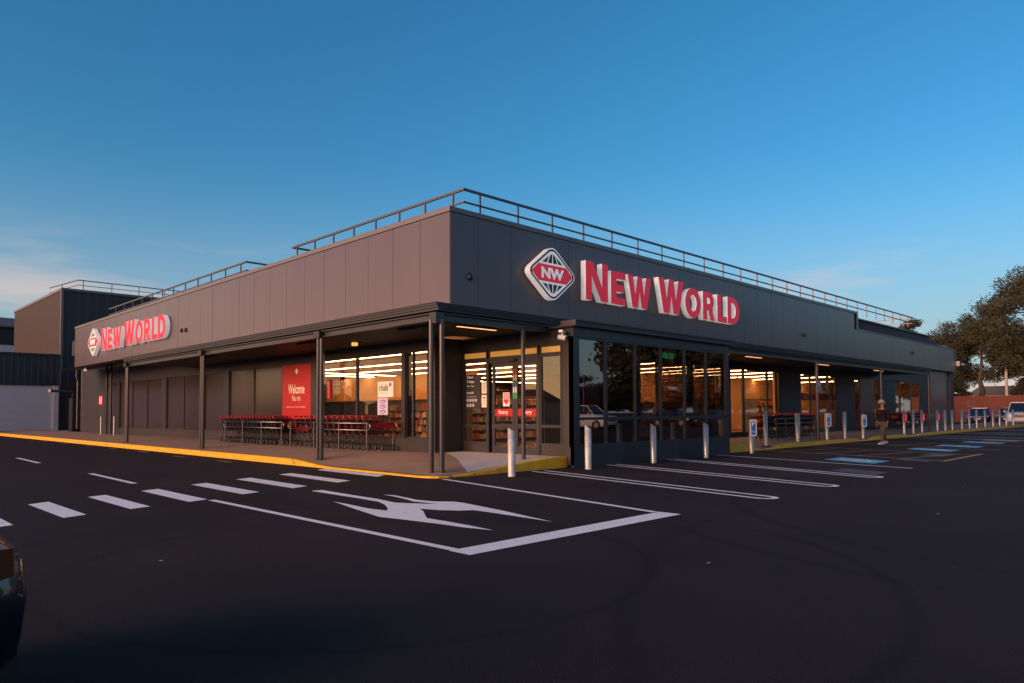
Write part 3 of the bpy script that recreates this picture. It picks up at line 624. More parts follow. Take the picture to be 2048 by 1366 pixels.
for r_, n_ in ((1.70, 4), (1.56, 3)):
    for k in range(n_):
        mb = MB(); c = [P3('E', .87 - k * .115 + .045 * math.cos(t), r_ + .045 * math.sin(t), .005) for t in [2 * math.pi * i / 14 for i in range(14)]]; c2 = [P3('E', .87 - k * .115 + .035 * math.cos(t), r_ + .035 * math.sin(t), .005) for t in [2 * math.pi * i / 14 for i in range(14)]]
        mb.add(c + c2, [(i, (i + 1) % 14, 14 + (i + 1) % 14, 14 + i) for i in range(14)]); mb.box(1.38 - .006, 1.38 - .005, .87 - k * .115 - .012, .87 - k * .115 + .012, r_ - .022, r_ + .02); mb.build('icon', 'print_white', hours)

# ---- right facade behind the canopy
solid('bulkhead', 'R', 9.0, 43.9, HEAD + .05, ZB, 'cladding_dark', th=.3)
solid('stall_riser', 'R', 9.06, 43.8, FL - .15, FL + .16, 'frame', th=.3, proud=.02)
for s0, s1, m in [(9.06, 12.6, 'glass'), (12.6, 15.55, 'glass'), (15.55, 16.76, 'glass'), (16.76, 19.0, 'glass'), (19.0, 20.23, 'glass'), (22.54, 23.72, 'glass'), (23.72, 25.86, 'glass'), (26.0, 27.0, 'glass'), (29.6, 30.45, 'glass'), (32.77, 33.6, 'glass'), (36.55, 37.5, 'glass'), (37.5, 39.8, 'glass'), (39.8, 41.66, 'glass')]: window('R', s0, s1, FL + .162, HEAD + .05, m, fw_=.07)
for s0, s1, m in [(20.23, 22.54, 'cladding_dark'), (27.0, 29.6, 'cladding_dark'), (30.45, 32.77, 'cladding'), (33.6, 36.55, 'cladding_dark'), (41.66, 43.8, 'cladding_dark')]: solid('wall', 'R', s0, s1, FL + .162, HEAD + .05, m, proud=.03)
solid('wall', 'R', 43.8, 48.4, -.05, ZB - .002, 'cladding', th=.3, proud=.08); solid('pilaster', 'R', 48.4, XE, -.05, ZB - .002, 'cladding_dark', th=.3, proud=.2)
boxo('end_wall', 'cladding_dark', SM, XE - .1, XE, .6, 28, -.05, ZB); boxo('wall', 'cladding_dark', SM, 2.7, 3.0, 36.2, 45.9, -.05, 4.6); boxo('wall', 'cladding_dark', SM, .5, 2.7, 36.0, 36.2, -.05, ZB)
for s0, s1, t in [(22.6, 27.0, 1.9), (29.6, 30.45, 2.0), (32.8, 33.6, 2.0), (25.9, 26.9, 1.4)]:     # red window graphics
    mb = MB(); sbox(mb, 'R', s0 + .08, s1 - .08, t, t + .32, WO - .05, WO - .045); mb.build('window_graphic', 'sign_red', SM)
mb = MB(); sbox(mb, 'R', 29.7, 30.36, .5, 1.95, WO - .05, WO - .045); mb.build('window_graphic', 'sign_red', SM)
text('lettering', 'SALE', 'print_cream', SM, P3('R', 23.0, 1.95, WO - .035), (1, 0, 0), (0, 0, 1), height=.2, width=.6, bold=.02)
# ---- store interior
boxo('interior_floor', 'interior_floor', SM, .6, 45, .6, 30, FL - .06, FL); boxo('interior_floor', 'interior_floor', SM, 1.5, 9.0, -2.9, .6, FL - .06, FL)
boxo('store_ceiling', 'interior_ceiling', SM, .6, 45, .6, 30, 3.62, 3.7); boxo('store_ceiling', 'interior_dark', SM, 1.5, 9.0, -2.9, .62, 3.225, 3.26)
boxo('back_wall', 'interior_wall', SM, .6, 45, 29.9, 30, FL, 3.62); boxo('back_wall', 'interior_wall', SM, 44.9, 45, .6, 29.9, FL, 3.62)
boxo('back_wall', 'interior_dark', SM, .55, .62, 7.4, 30, FL, 3.62); boxo('back_wall', 'interior_wall', SM, 20.3, 22.5, .65, .75, FL, 3.62)
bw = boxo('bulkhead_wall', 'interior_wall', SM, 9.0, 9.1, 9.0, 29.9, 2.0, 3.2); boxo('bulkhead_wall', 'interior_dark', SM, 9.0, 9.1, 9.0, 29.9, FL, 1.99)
text('lettering', 'Click&', 'paper', bw, (8.99, 19.2, 2.72), (0, 1, 0), (0, 0, 1), height=.42, width=3.4, bold=.01, lift=-.006, mirror=False)
boxo('bulkhead_wall', 'interior_wall', SM, 17, 44.9, 7.0, 7.1, FL, 3.62)
# inner lobby screens and partition
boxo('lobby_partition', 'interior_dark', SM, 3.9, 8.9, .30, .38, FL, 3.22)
for x in (3.2, 5.4, 7.6): boxo('lobby_column', 'frame', SM, x, x + .12, -.4, -.28, FL, 3.22)
LED = [(2.43, 1.0, 16, 1), (5.17, 1.0, 16, 1), (7.6, 1.0, 16, 1), (10.2, 1.0, 16, 1), (12.9, 1.0, 16, 1), (15.8, 1.0, 16, 1), (18.4, 1.2, 15, 1), (20.6, 1.2, 12, 1), (23.7, 1.2, 11, 1), (27.2, 1.2, 11, 1), (31, 1.2, 11, 1), (38, 1.2, 11, 1)]
for x, y0, y1, _ in LED:
    for a, b in [(y0, (y0 + y1) / 2 - .06), ((y0 + y1) / 2 + .06, y1)]:
        mb = MB(); mb.box(x - .05, x + .05, a, b, 3.355, 3.40, 0); mb.box(x - .045, x + .045, a + .01, b - .01, 3.335, 3.356, 1); mb.build('light_strip', ['shelf_metal', 'led'], SM)
for y, x0, x1 in [(17.4, 4.5, 16), (19.4, 5.5, 26), (1.5, 19.6, 23.5)]:
    mb = MB(); mb.box(x0, x1, y - .05, y + .05, 3.355, 3.40, 0); mb.box(x0 + .01, x1 - .01, y - .045, y + .045, 3.335, 3.356, 1); mb.build('light_strip', ['shelf_metal', 'led'], SM)
def shelf_unit(label, x, y, rz, L=4.0, H=1.75):
    t = thing('shelf_unit', label, 'shelf', (x, y, FL), rz)
    mb = MB(); mb.box(-L / 2, L / 2, -.02, .02, 0, H); mb.box(-L / 2, -L / 2 + .04, -.4, .4, 0, H); mb.box(L / 2 - .04, L / 2, -.4, .4, 0, H); mb.build('shelf_back', 'shelf_metal', t)
    mats = ['goods_a', 'goods_b', 'goods_c', 'goods_d', 'goods_e']; gm = MB()
    for k in range(5):
        z = .12 + k * (H - .2) / 5; mb = MB(); mb.box(-L / 2 + .04, L / 2 - .04, -.4, .4, z, z + .03); mb.build('shelf', 'shelf_metal', t)
        for sd in (-1, 1):
            xx = -L / 2 + .06
            while xx < L / 2 - .2:
                w = random.uniform(.07, .16); h = random.uniform(.14, .26); c = random.randrange(5)
                gm.box(xx, xx + w * .92, sd * .12, sd * random.uniform(.34, .39), z + .032, z + .03 + h, c); xx += w
    go = gm.build('goods', mats, t); go['kind'] = 'stuff'
    return t
shelf_unit('stocked shelf seen through the entry doors', 7.5, 5.2, 0, 5.0); shelf_unit('stocked shelf behind the left-hand shop window', 4.6, 7.0, R(90), 4.5, 1.5)
shelf_unit('stocked shelf behind the window right of the lobby', 18.0, 3.2, 0, 3.4); shelf_unit('stocked shelf behind the farther right-hand window', 25.0, 3.4, 0, 3.6); shelf_unit('stocked shelf behind the last windows on the right', 38.5, 3.4, 0, 4.0); shelf_unit('stocked shelf just inside the window beside the lobby', 13.5, 2.6, 0, 4.4, 1.5); shelf_unit('stocked shelf deep in the store beyond the doors', 14.5, 7.2, R(90), 5.0, 1.9)

# ---- posters in the left windows
def poster(name, label, s0, s1, z0, z1, m, o=WO + .014): return panel(name, label, 'poster', 'L', s0, s1, z0, z1, m, o)
wp = poster('welcome_poster', 'tall red welcome poster filling a window behind the trolleys', 7.86, 9.90, RISER + .1, HEAD - .05, 'poster_red')
for body, z, h, w in [('Welcome', 2.05, .34, 1.16), ('Nau mai', 1.80, .20, .62)]: text('lettering', body, 'print_cream', wp, P3('L', 8.87 + w / 2, z, WO + .02), (0, -1, 0), (0, 0, 1), height=h, width=w, bold=.02 if z > 2 else .0, shear=0 if z > 2 else .25)
text('lettering', 'Proudly part of your community', 'print_cream', wp, P3('L', 9.4, 1.55, WO + .02), (0, -1, 0), (0, 0, 1), height=.06, width=1.05)
for s in (9.45, 8.27): mb = MB(); sbox(mb, 'L', s - .06, s + .14, 1.575, 1.59, WO + .019, WO + .020); mb.build('print_line', 'print_cream', wp)
mb = MB(); mb.prism([(8.87, 2.72), (8.99, 2.84), (8.87, 2.96), (8.75, 2.84)], lambda u, v, d: P3('L', u, v, d), WO + .019, WO + .021); mb.build('emblem', 'print_cream', wp)
cp = poster('club_poster', 'cream club poster in the shop window above the trolleys', 3.06, 3.86, 1.83, 2.30, 'paper')
text('lettering', 'club', 'print_dark', cp, P3('L', 3.78, 2.02, WO + .02), (0, -1, 0), (0, 0, 1), height=.20, width=.46, bold=.01)
text('lettering', 'Shop Swap Win', 'print_dark', cp, P3('L', 3.76, 1.94, WO + .02), (0, -1, 0), (0, 0, 1), height=.035, width=.42)
mb = MB(); mb.prism([(3.22 + .07 * math.cos(R(a)), 2.2 + .06 * math.sin(R(a))) for a in range(0, 360, 30)], lambda u, v, d: P3('L', u, v, d), WO + .019, WO + .021); mb.build('print_dot', 'print_purple', cp)
sp = poster('savings_poster', 'lilac poster with three purple tags below the club poster', 3.34, 3.87, 1.30, 1.80, 'print_lilac')
for k in range(3):
    z = 1.70 - k * .155; mb = MB(); mb.prism([(3.60 + .16 * math.cos(R(a)) , z + .06 * math.sin(R(a))) for a in range(0, 360, 24)], lambda u, v, d: P3('L', u, v, d), WO + .019, WO + .021); mb.build('print_tag', 'print_purple', sp)
    text('lettering', 'Save', 'print_white', sp, P3('L', 3.70, z - .03, WO + .023), (0, -1, 0), (0, 0, 1), height=.06, width=.2, bold=.01)
ep = poster('red_wall_notice', 'small red notice with white text on the dark wall at far left', 31.75, 32.45, 1.9, 2.45, 'sign_red', WO + .01)
for s in (32.25, 31.95): mb = MB(); sbox(mb, 'L', s - .07, s + .07, 1.97, 2.38, WO + .016, WO + .018); mb.build('print_block', 'print_white', ep)
pb = thing('fire_hose_box', 'slim red box hanging on the window frame behind the twin post', 'box', (0, 0, 0))
mb = MB(); mb.cyl((-.02, 5.93, 1.82), (-.02, 5.93, 2.38), .09, n=14); mb.cyl((-.02, 5.93, 2.38), (-.02, 5.93, 2.44), .09, .03, n=14); mb.build('body', 'poster_red', pb, smooth=False); boxo('strap', 'steel', pb, -.12, .40, 5.9, 5.96, 2.20, 2.23)
ex = panel('exit_sign', 'green running-man exit sign hanging inside the lobby glazing', 'sign', 'R', 5.73, 6.27, 2.91, 3.08, 'sign_green', 2.75, th=.03)
mb = MB(); sbox(mb, 'R', 5.93, 6.07, 2.93, 3.06, 2.782, 2.784); mb.build('print_block', 'print_white', ex)
mb = MB(); sbox(mb, 'R', 5.985, 6.015, 2.955, 3.035, 2.785, 2.786); sbox(mb, 'R', 5.96, 6.04, 2.99, 3.0, 2.785, 2.786); mb.build('figure', 'sign_green', ex)
mb = MB(); mb.cyl((6.0, -2.765, 3.08), (6.0, -2.765, 3.22), .008, n=6); mb.build('hanger', 'frame', ex)
dp = panel('promotion_screen', 'purple and red promotion screen inside the lobby', 'screen', 'R', 4.2, 4.9, 1.35, 2.35, 'print_purple', 1.0, th=.05)
text('lettering', '10', 'goods_b', dp, P3('R', 4.3, 2.0, 1.052), (1, 0, 0), (0, 0, 1), height=.22, width=.36, bold=.03)
mb = MB(); sbox(mb, 'R', 4.22, 4.88, 1.4, 1.7, 1.051, 1.052); mb.build('print_block', 'sign_red', dp)

# ------------------------------------------------------------------ fascia signs
def letters_sign(label, origin, rz):
    t = thing('lettering_sign', label, 'sign', origin, rz, 'raised red and white lettering signs')
    fn = lambda u, v, d: (u, -d, v)
    H, h = 1.23, 1.08
    def N(w, H): return [[(0, 0), (0, H), (.36, H), (w - .30, .46), (w - .30, H), (w, H), (w, 0), (w - .36, 0), (.30, H - .46), (.30, 0)]]
    def E(w, h): return [[(0, 0), (0, h), (w, h), (w, h - .23), (.31, h - .23), (.31, h / 2 + .115), (w - .1, h / 2 + .115), (w - .1, h / 2 - .115), (.31, h / 2 - .115), (.31, .23), (w, .23), (w, 0)]]
    def W(w, h): k = w / 1.385; return [[(0, h), (.31 * k, h), (.44 * k, .42 * h), (.565 * k, h), (.82 * k, h), (.945 * k, .42 * h), (1.075 * k, h), (1.385 * k, h), (1.12 * k, 0), (.80 * k, 0), (.6925 * k, .5 * h), (.585 * k, 0), (.265 * k, 0)]]
    def O(w, h): return [arc(w / 2, h / 2, w / 2, h / 2 + .02, 0, 360, 40)[:-1], arc(w / 2, h / 2, w / 2 - .31, h / 2 - .23, 360, 0, 32)[:-1]]
    def Rr(w, h): return [[(0, 0), (0, h), (.44, h)] + arc(.47, h - .34, .36, .34, 88, -62, 12) + [(w + .03, 0), (w - .34, 0), (.40, .37), (.30, .37), (.30, 0)], list(reversed([(.30, h - .22), (.42, h - .22)] + arc(.43, h - .34, .10, .12, 80, -80, 8) + [(.30, h - .46)]))]
    def Ll(w, h): return [[(0, 0), (0, h), (.31, h), (.31, .24), (w, .24), (w, 0)]]
    def Dd(w, h): return [[(0, 0), (0, h), (.40, h)] + arc(.42, h / 2, w - .42, h / 2, 88, -88, 18) + [(.40, 0)], list(reversed([(.31, h - .23), (.40, h - .23)] + arc(.41, h / 2, w - .72, h / 2 - .23, 85, -85, 14) + [(.40, .23), (.31, .23)]))]
    for ch, x, w, f_, hh in [('N', 0, 1.125, N, H), ('E', 1.285, .80, E, h), ('W', 2.20, 1.385, W, h), ('W', 4.025, 1.655, W, H), ('O', 5.77, 1.115, O, h), ('R', 7.035, .87, Rr, h), ('L', 8.12, .757, Ll, h), ('D', 8.93, .985, Dd, h)]:
        outline_solid('letter', [[(x + a, b) for a, b in sp_] for sp_ in f_(w, hh)], .20, t, fn, ['letter_red', 'letter_white'])
    for x in (.4, 3.0, 5.0, 7.5, 9.3): boxo('fixing', 'frame', t, x - .02, x + .02, 0, .08, .25, .75)
    return t
letters_sign('large raised red lettering on the shaded right-hand fascia', (5.27, -.085, 4.87), 0); letters_sign('raised red lettering on the sunlit left-hand fascia', (-.085, 29.75, 4.87), R(-90))
def rdiamond(hw, hh, r):
    """diamond with rounded corners"""
    out = []; c = [(0, hh), (-hw, 0), (0, -hh), (hw, 0)]
    for i in range(4):
        p = Vector(c[i]); a = (Vector(c[i - 1]) - p).normalized(); b = (Vector(c[(i + 1) % 4]) - p).normalized()
        A, B = p + a * r, p + b * r
        for k in range(7):
            t = k / 6; out.append(tuple(A * (1 - t) ** 2 + p * 2 * t * (1 - t) + B * t ** 2))
    return out
def emblem_sign(label, origin, rz):
    t = thing('emblem_sign', label, 'sign', origin, rz, 'diamond emblem signs')
    fn = lambda u, v, d: (u, -d, v)
    hw, hh = 1.12, .87
    outline_solid('board', [rdiamond(hw, hh, .30)], .19, t, fn, ['letter_white', 'letter_white'])
    f2 = lambda lv: (lambda u, v, d: (u, -(d + .19 + lv), v))
    outline_solid('dark_border', [rdiamond(hw - .05, hh - .05, .27), list(reversed(rdiamond(hw - .13, hh - .115, .24)))], .004, t, f2(0), ['sign_black', 'sign_black'])
    outline_solid('red_band', [[(-.90, 0), (-.62, .25), (.62, .25), (.90, 0), (.62, -.25), (-.62, -.25)]], .004, t, f2(0), ['letter_red', 'letter_red'])
    for sg in (1, -1):     # dark globe segments above and below the band
        for a0, a1, b0, b1 in [(-.44, -.27, -.20, -.145), (-.20, -.03, -.095, -.02), (.03, .20, .02, .095), (.27, .44, .145, .20)]:
            tp = lambda x: .60 - abs(x) * .55
            outline_solid('globe_segment', [[(a0, .315 * sg), (a1, .315 * sg), (b1, (tp(b1)) * sg), (b0, (tp(b0)) * sg)] if sg > 0 else [(b0, tp(b0) * sg), (b1, tp(b1) * sg), (a1, .315 * sg), (a0, .315 * sg)]], .004, t, f2(0), ['sign_black', 'sign_black'])
    text('lettering', 'NW', 'letter_white', t, (-.50, -.198, -.165), (1, 0, 0), (0, 0, 1), height=.33, width=1.0, bold=.05, lift=.003)
    return t
emblem_sign('diamond emblem left of the large lettering on the right-hand fascia', (3.75, -.07, 5.46), 0); emblem_sign('diamond emblem beside the lettering on the sunlit left-hand fascia', (-.07, 31.38, 5.48), R(-90))
# security cameras
def cctv(label, loc, rz):
    t = thing('security_camera', label, 'camera', loc, rz, 'white security cameras')
    mb = MB(); mb.box(-.12, .12, -.05, .05, .0, .06); mb.cyl((0, 0, 0), (0, 0, -.08), .03, n=10); mb.build('bracket', 'camera_white', t)
    mb = MB(); mb.cyl((-.02, -.11, -.14), (.02, .10, -.10), .062, n=14); mb.build('housing', 'camera_white', t, smooth=False); mb = MB(); mb.cyl((-.022, -.118, -.142), (-.021, -.112, -.14), .045, n=14); mb.build('lens', 'sign_black', t)
cctv('white security camera under the canopy left of the lobby glazing', (1.18, -2.86, 3.30), R(20)); cctv('white security camera under the far left end of the fascia', (-.1, 33.4, 4.08), R(60))

# ------------------------------------------------------------------ trolleys and their bays
def make_trolley(wire, handle):
    t = thing('shopping_trolley', 'x', 'trolley')
    mb = MB()   # wire basket, nose towards +x
    def L(t_, s_): return None
    zb0, zb1, zt0, zt1 = .46, .56, .93, .88; wb, wf = .26, .20
    def pt(u, s_, v):   # u along 0..1, s_ side -1..1, v height 0..1
        x = -.40 + .86 * u; w = (wb + (wf - wb) * u) * (.86 + .14 * v); z = (zb0 + (zb1 - zb0) * u) * (1 - v) + (zt0 + (zt1 - zt0) * u) * v
        return (x + .03 * v * u, s_ * w, z)
    def wr(a, b, r=.004):
        a, b = Vector(a), Vector(b); d = (b - a).normalized(); n1 = d.orthogonal().normalized() * r; n2 = d.cross(n1).normalized() * r
        mb.add([a + n1, a - n1 * .5 + n2, a - n1 * .5 - n2, b + n1, b - n1 * .5 + n2, b - n1 * .5 - n2], [(0, 1, 4, 3), (1, 2, 5, 4), (2, 0, 3, 5)])
    for i in range(15):
        u = i / 14
        for sd in (-1, 1): wr(pt(u, sd, 0), pt(u, sd, 1))
        wr(pt(u, -1, 0), pt(u, 1, 0))
    for k in range(6):
        v = k / 5
        for sd in (-1, 1): wr(pt(0, sd, v), pt(1, sd, v), .006 if k in (0, 5) else .004)
        wr(pt(1, -1, v), pt(1, 1, v), .006 if k == 5 else .004)
    for k in range(7): wr(pt(1, -1 + k / 3, 0), pt(1, -1 + k / 3, 1)); wr(pt(0, -1 + k / 3, 0), pt(1, -1 + k / 3, 0))
    mb.build('basket', wire, t)
    mb = MB()
    for sd in (-1, 1):
        mb.tube([(-.50, sd * .25, 1.0), (-.47, sd * .255, .93), (-.40, sd * .255, .60), (-.20, sd * .25, .40), (.02, sd * .24, .22), (.30, sd * .21, .17), (.42, sd * .19, .155)], .011, 6)
        mb.tube([(-.20, sd * .25, .40), (-.34, sd * .26, .2), (-.40, sd * .26, .155)], .011, 6)
    mb.tube([(-.40, -.26, .17), (-.40, .26, .17)], .009, 5); mb.tube([(.42, -.19, .16), (.42, .19, .16)], .009, 5); mb.build('frame', 'wire_dark', t, smooth=True)
    mb = MB(); mb.cyl((-.515, -.27, 1.005), (-.515, .27, 1.005), .019, n=8); mb.box(-.54, -.47, -.28, -.25, .95, 1.02); mb.box(-.54, -.47, .25, .28, .95, 1.02); mb.build('handle', handle, t)
    mb = MB(); mb.box(-.40, -.385, -.22, .22, .70, .92); mb.build('child_seat_flap', 'wire_dark', t)
    mb = MB(); mb.box(.468, .48, -.16, .16, .66, .82); mb.build('front_plate', 'trolley_red', t)
    for x, sd in [(-.40, -1), (-.40, 1), (.40, -1), (.40, 1)]:
        y = sd * (.26 if x < 0 else .19); mb = MB(); mb.cyl((x - .02, y - .014, .062), (x - .02, y + .014, .062), .06, n=12); c = mb.build('castor', 'rubber', t)
        mb = MB(); mb.box(x - .035, x + .015, y - .022, y - .016, .05, .155); mb.box(x - .035, x + .015, y + .016, y + .022, .05, .155); mb.cyl((x - .02, y - .0225, .062), (x - .02, y + .0225, .062), .022, n=8); mb.build('fork', 'chrome', c)
    return t
trA = make_trolley('wire_dark', 'trolley_red'); trB = make_trolley('wire_red', 'trolley_red')
used = {}
def put_trolley(proto, x, y, z, rz, label, group):
    o = proto if proto.name not in used else copy_tree(proto)
    used[proto.name] = 1; o.location = (x, y, z); o.rotation_euler = (0, 0, rz + random.uniform(-.01, .01)); tag(o, label, 'trolley', group); return o
n = 18
for i in range(n):
    lb = 'dark wire trolley nested in the long row before the grey window panels' if 0 < i < n - 1 else ('leftmost dark wire trolley at the far end of its long row' if i == 0 else 'foremost dark wire trolley with its basket clear beside the red poster')
    put_trolley(trA, .02, 13.3 - i * .262, FL, R(-90), lb, 'nested dark trolleys by the grey panels')
n = 13
for i in range(n):
    lb = 'red wire trolley nested in the row below the shop window' if 0 < i < n - 1 else ('rearmost red wire trolley tucked beside the red poster' if i == 0 else 'foremost red trolley with a red plate, nearest the entry')
    put_trolley(trB, .02, 7.35 - i * .345, FL, R(-90), lb, 'nested red trolleys below the shop window')
n = 14
for i in range(n):
    lb = 'dark trolley nested in the row right of the lobby glazing' if 0 < i < n - 1 else ('rearmost dark trolley of the row right of the lobby' if i == 0 else 'foremost dark trolley with a red plate right of the lobby')
    put_trolley(trA, 19.9 - i * .34, -.98, FL - .02, R(180), lb, 'nested trolleys right of the lobby')
n = 9
for i in range(n):
    put_trolley(trA, 37.3 - i * .45, -.5, FL - .02, R(180), 'dark trolley in the distant row behind the red signed bollards', 'nested trolleys at the far right')
def bay(label, pts, z=FL, loops=True):
    """hoop rail: posts at pts (on a line), two rails, rounded ends"""
    t = thing('trolley_bay_rail', label, 'rail', (0, 0, 0), group='steel trolley bay rails')
    mb = MB(); d = (Vector(pts[-1]) - Vector(pts[0])).normalized()
    a, b = Vector(pts[0]), Vector(pts[-1])
    for zz in (.60, .80): mb.tube([(a.x, a.y, z + zz), (b.x, b.y, z + zz)], .019, 8)
    if loops:
        for e, sg in ((a, -1), (b, 1)):
            mb.tube([(e.x + d.x * sg * .16 * math.sin(R(k * 18)), e.y + d.y * sg * .16 * math.sin(R(k * 18)), z + .70 + .10 * math.cos(R(k * 18))) for k in range(11)], .019, 8)
    mb.build('rail', 'chrome', t, smooth=True)
    for x, y in pts: mb = MB(); mb.cyl((x, y, z - .02), (x, y, z + .85), .024, n=10); mb.build('rail_post', 'rail', t)
    return t
bay('steel trolley bay rail in front of the long dark trolley row', [(-.32, 13.13), (-.32, 11.6), (-.32, 10.07), (-.32, 8.57)]); bay('steel trolley bay rail in front of the red trolley row', [(-.32, 7.94), (-.32, 6.4), (-.32, 4.89), (-.32, 3.37)])
bay('steel rail behind the red trolleys against the window', [(.35, 7.9), (.35, 5.6), (.35, 3.0)]); bay('steel trolley bay rail right of the lobby', [(16.1, -1.32), (17.0, -1.32), (18.45, -1.32), (19.9, -1.32)], FL - .02)
bay('distant steel trolley rail behind the red signed bollards', [(33.4, -.95), (35.8, -.95), (38.2, -.95)], FL - .02)
for k, x in enumerate((39.6, 41.2)):
    t = thing('bike_hoop', ['nearer', 'farther'][k] + ' steel hoop stand near the far end of the path', 'hoop', (x, -.9, .2)); mb = MB()
    mb.tube([(-.7, 0, 0), (-.7, 0, .62), (-.64, 0, .74), (-.52, 0, .8), (.52, 0, .8), (.64, 0, .74), (.7, 0, .62), (.7, 0, 0)], .025, 8); mb.build('hoop', 'steel', t, smooth=True); mb = MB(); mb.box(-.76, -.64, -.06, .06, 0, .012); mb.box(.64, .76, -.06, .06, 0, .012); mb.build('base_plate', 'steel', t)

# ------------------------------------------------------------------ bollards
def bollard(x, y, z, label, h=1.03, r=.075, m='steel', slant=True, sign=None, lean=0.0, plate=False, az=0):
    t = thing('bollard', label, 'bollard', (x, y, z), 0, 'steel bollards')
    t.rotation_euler = (0, lean, 0)
    mb = MB(); n = 18
    top = [(r * math.cos(2 * math.pi * i / n), r * math.sin(2 * math.pi * i / n)) for i in range(n)]
    hz = lambda a, b: h - (.5 - .5 * (a * .7 - b * .7) / r * -1) * .09 if slant else h
    mb.add([(a, b, -.03) for a, b in top] + [(a, b, hz(a, b)) for a, b in top], [(i, (i + 1) % n, n + (i + 1) % n, n + i) for i in range(n)] + [tuple(range(n, 2 * n))])
    o = mb.build('tube', m, t)
    for p in o.data.polygons: p.use_smooth = len(p.vertices) == 4
    if plate: mb = MB(); mb.cyl((0, 0, 0), (0, 0, .03), .2, .17, n=18); mb.build('base_plate', 'rubber', t)
    if sign:
        cols = {'blue': ('sign_white', 'sign_blue', 'P'), 'red': ('sign_red', 'sign_red', 'PICK UP')}[sign]
        fn = lambda u, v, d: (u * .8 + .0 + d * -.6, u * -.6 - d * .8, v)   # panel turned towards the car park
        w, hh = (.11, .26) if sign == 'blue' else (.09, .22)
        rr = [(w - .04 + .04 * math.cos(R(a)), hh - .04 + .04 * math.sin(R(a))) for a in (0, 45, 90)] + [(-w + .04 - .04 * math.cos(R(a)), hh - .04 + .04 * math.sin(R(a))) for a in (90, 45, 0)] + [(-w + .04 - .04 * math.cos(R(a)), -hh + .04 - .04 * math.sin(R(a))) for a in (0, 45, 90)] + [(w - .04 + .04 * math.cos(R(a)), -hh + .04 - .04 * math.sin(R(a))) for a in (90, 45, 0)]
        mb = MB(); mb.prism([(u + .03, v + .82) for u, v in rr], fn, r + .005, r + .025); s = mb.build('sign_panel', cols[0], t)
        mb = MB(); mb.prism([(u * .72 + .03, v * .86 + .82) for u, v in rr], fn, r + .026, r + .029); mb.build('sign_face', cols[1], s)
        if sign == 'blue': text('lettering', 'P', 'print_white', s, fn(-.02, .88, r + .031), (.8, -.6, 0), (0, 0, 1), height=.13, bold=.01); text('lettering', 'P15', 'print_white', s, fn(-.035, .66, r + .031), (.8, -.6, 0), (0, 0, 1), height=.07)
        else: text('lettering', 'PICKUP', 'print_white', s, fn(.065, .66, r + .031), (0, 0, 1), (-.8, .6, 0), height=.07, width=.32, bold=.01)
    return t
bollard(-1.28, -3.55, 0, 'scuffed white bollard in front of the entry ramp', 1.03, .08, 'scuffed')
for k, (x, lb) in enumerate([(1.285, 'first steel bollard before the lobby glazing, nearest the entry'), (4.01, 'second steel bollard before the lobby glazing'), (6.70, 'third steel bollard before the lobby glazing, farthest from the entry')]): bollard(x, -3.55, 0, lb, 1.04, .078, 'scuffed' if k == 0 else 'steel')
bollard(9.6, -3.5, 0, 'bollard with a blue sign just right of the lobby corner', 1.1, sign='blue')
bollard(12.6, -2.55, hC(12.6, -2.6), 'steel bollard on a round black base right of the lobby', 1.28, .07, slant=False, plate=True)
bollard(15.4, -2.5, hC(15.4, -2.5), 'plain steel bollard between the black based one and the canopy post', 1.1, .085, slant=False)
bollard(17.95, -2.62, hC(17.9, -2.6), 'bollard with a blue sign just right of the near canopy post', 1.1, sign='blue', slant=False)
bollard(19.95, -2.6, hC(19.95, -2.6), 'plain steel bollard between the two blue signed ones under the canopy', 1.15, slant=False)
bollard(22.2, -2.57, hC(22.2, -2.57), 'bollard with a blue sign just left of the walking person', 1.15, sign='blue', slant=False)
row = [(28.0, 'red'), (29.5, None), (31.0, 'red'), (33.9, 'red'), (35.5, None), (37.0, None), (39.2, None), (41.0, None), (42.9, None), (45.2, None), (47.5, None), (49.6, None), (51.8, None), (54.2, None)]
words = ['first', 'second', 'third', 'fourth', 'fifth', 'sixth', 'seventh', 'eighth', 'ninth', 'tenth']
for i, (x, sg) in enumerate(row):
    if sg: lb = ['left', '', 'middle', 'right'][i] + '-hand bollard of the three with red signs along the kerb'
    elif i == 1: lb = 'plain steel bollard between the left and middle red signed bollards'
    else: lb = 'plain steel bollard, %s past the last red sign along the kerb' % words[i - 4]
    bollard(x, -2.58, hC(x, -2.58), lb, 1.2, .075, sign=sg, slant=False, lean=R(-random.uniform(.5, 2.2)))
mb = MB(); psgn = thing('parking_sign', 'small blue parking sign strapped to the near right canopy post', 'sign', (17.85, -2.3, 2.12)); mb = MB(); mb.box(-.14, .14, -.10, -.085, 0, .46); mb.build('sign_plate', 'sign_blue', psgn); text('lettering', 'P', 'print_white', psgn, (-.06, -.102, .2), (1, 0, 0), (0, 0, 1), height=.18, bold=.01); mb = MB(); mb.box(-.15, .15, -.105, -.1, -.01, .0); mb.box(-.15, .15, -.105, -.1, .46, .47); mb.box(-.15, -.14, -.105, -.1, 0, .46); mb.box(.14, .15, -.105, -.1, 0, .46); mb.build('border', 'print_white', psgn)
for k, (s, lb) in enumerate([(29.2, 'slim pale marker post at the far left wall'), (26.9, 'slim pale marker post right of the down pipes')]):
    t = thing('marker_post', lb, 'post', (-.35, s, FL)); mb = MB(); mb.cyl((0, 0, -.02), (0, 0, .98), .035, n=12); mb.cyl((0, 0, .98), (0, 0, 1.01), .035, .01, n=12); mb.build('post', 'scuffed', t); MB().cyl((0, 0, 0), (0, 0, .02), .07, n=12).build('base', 'steel', t)

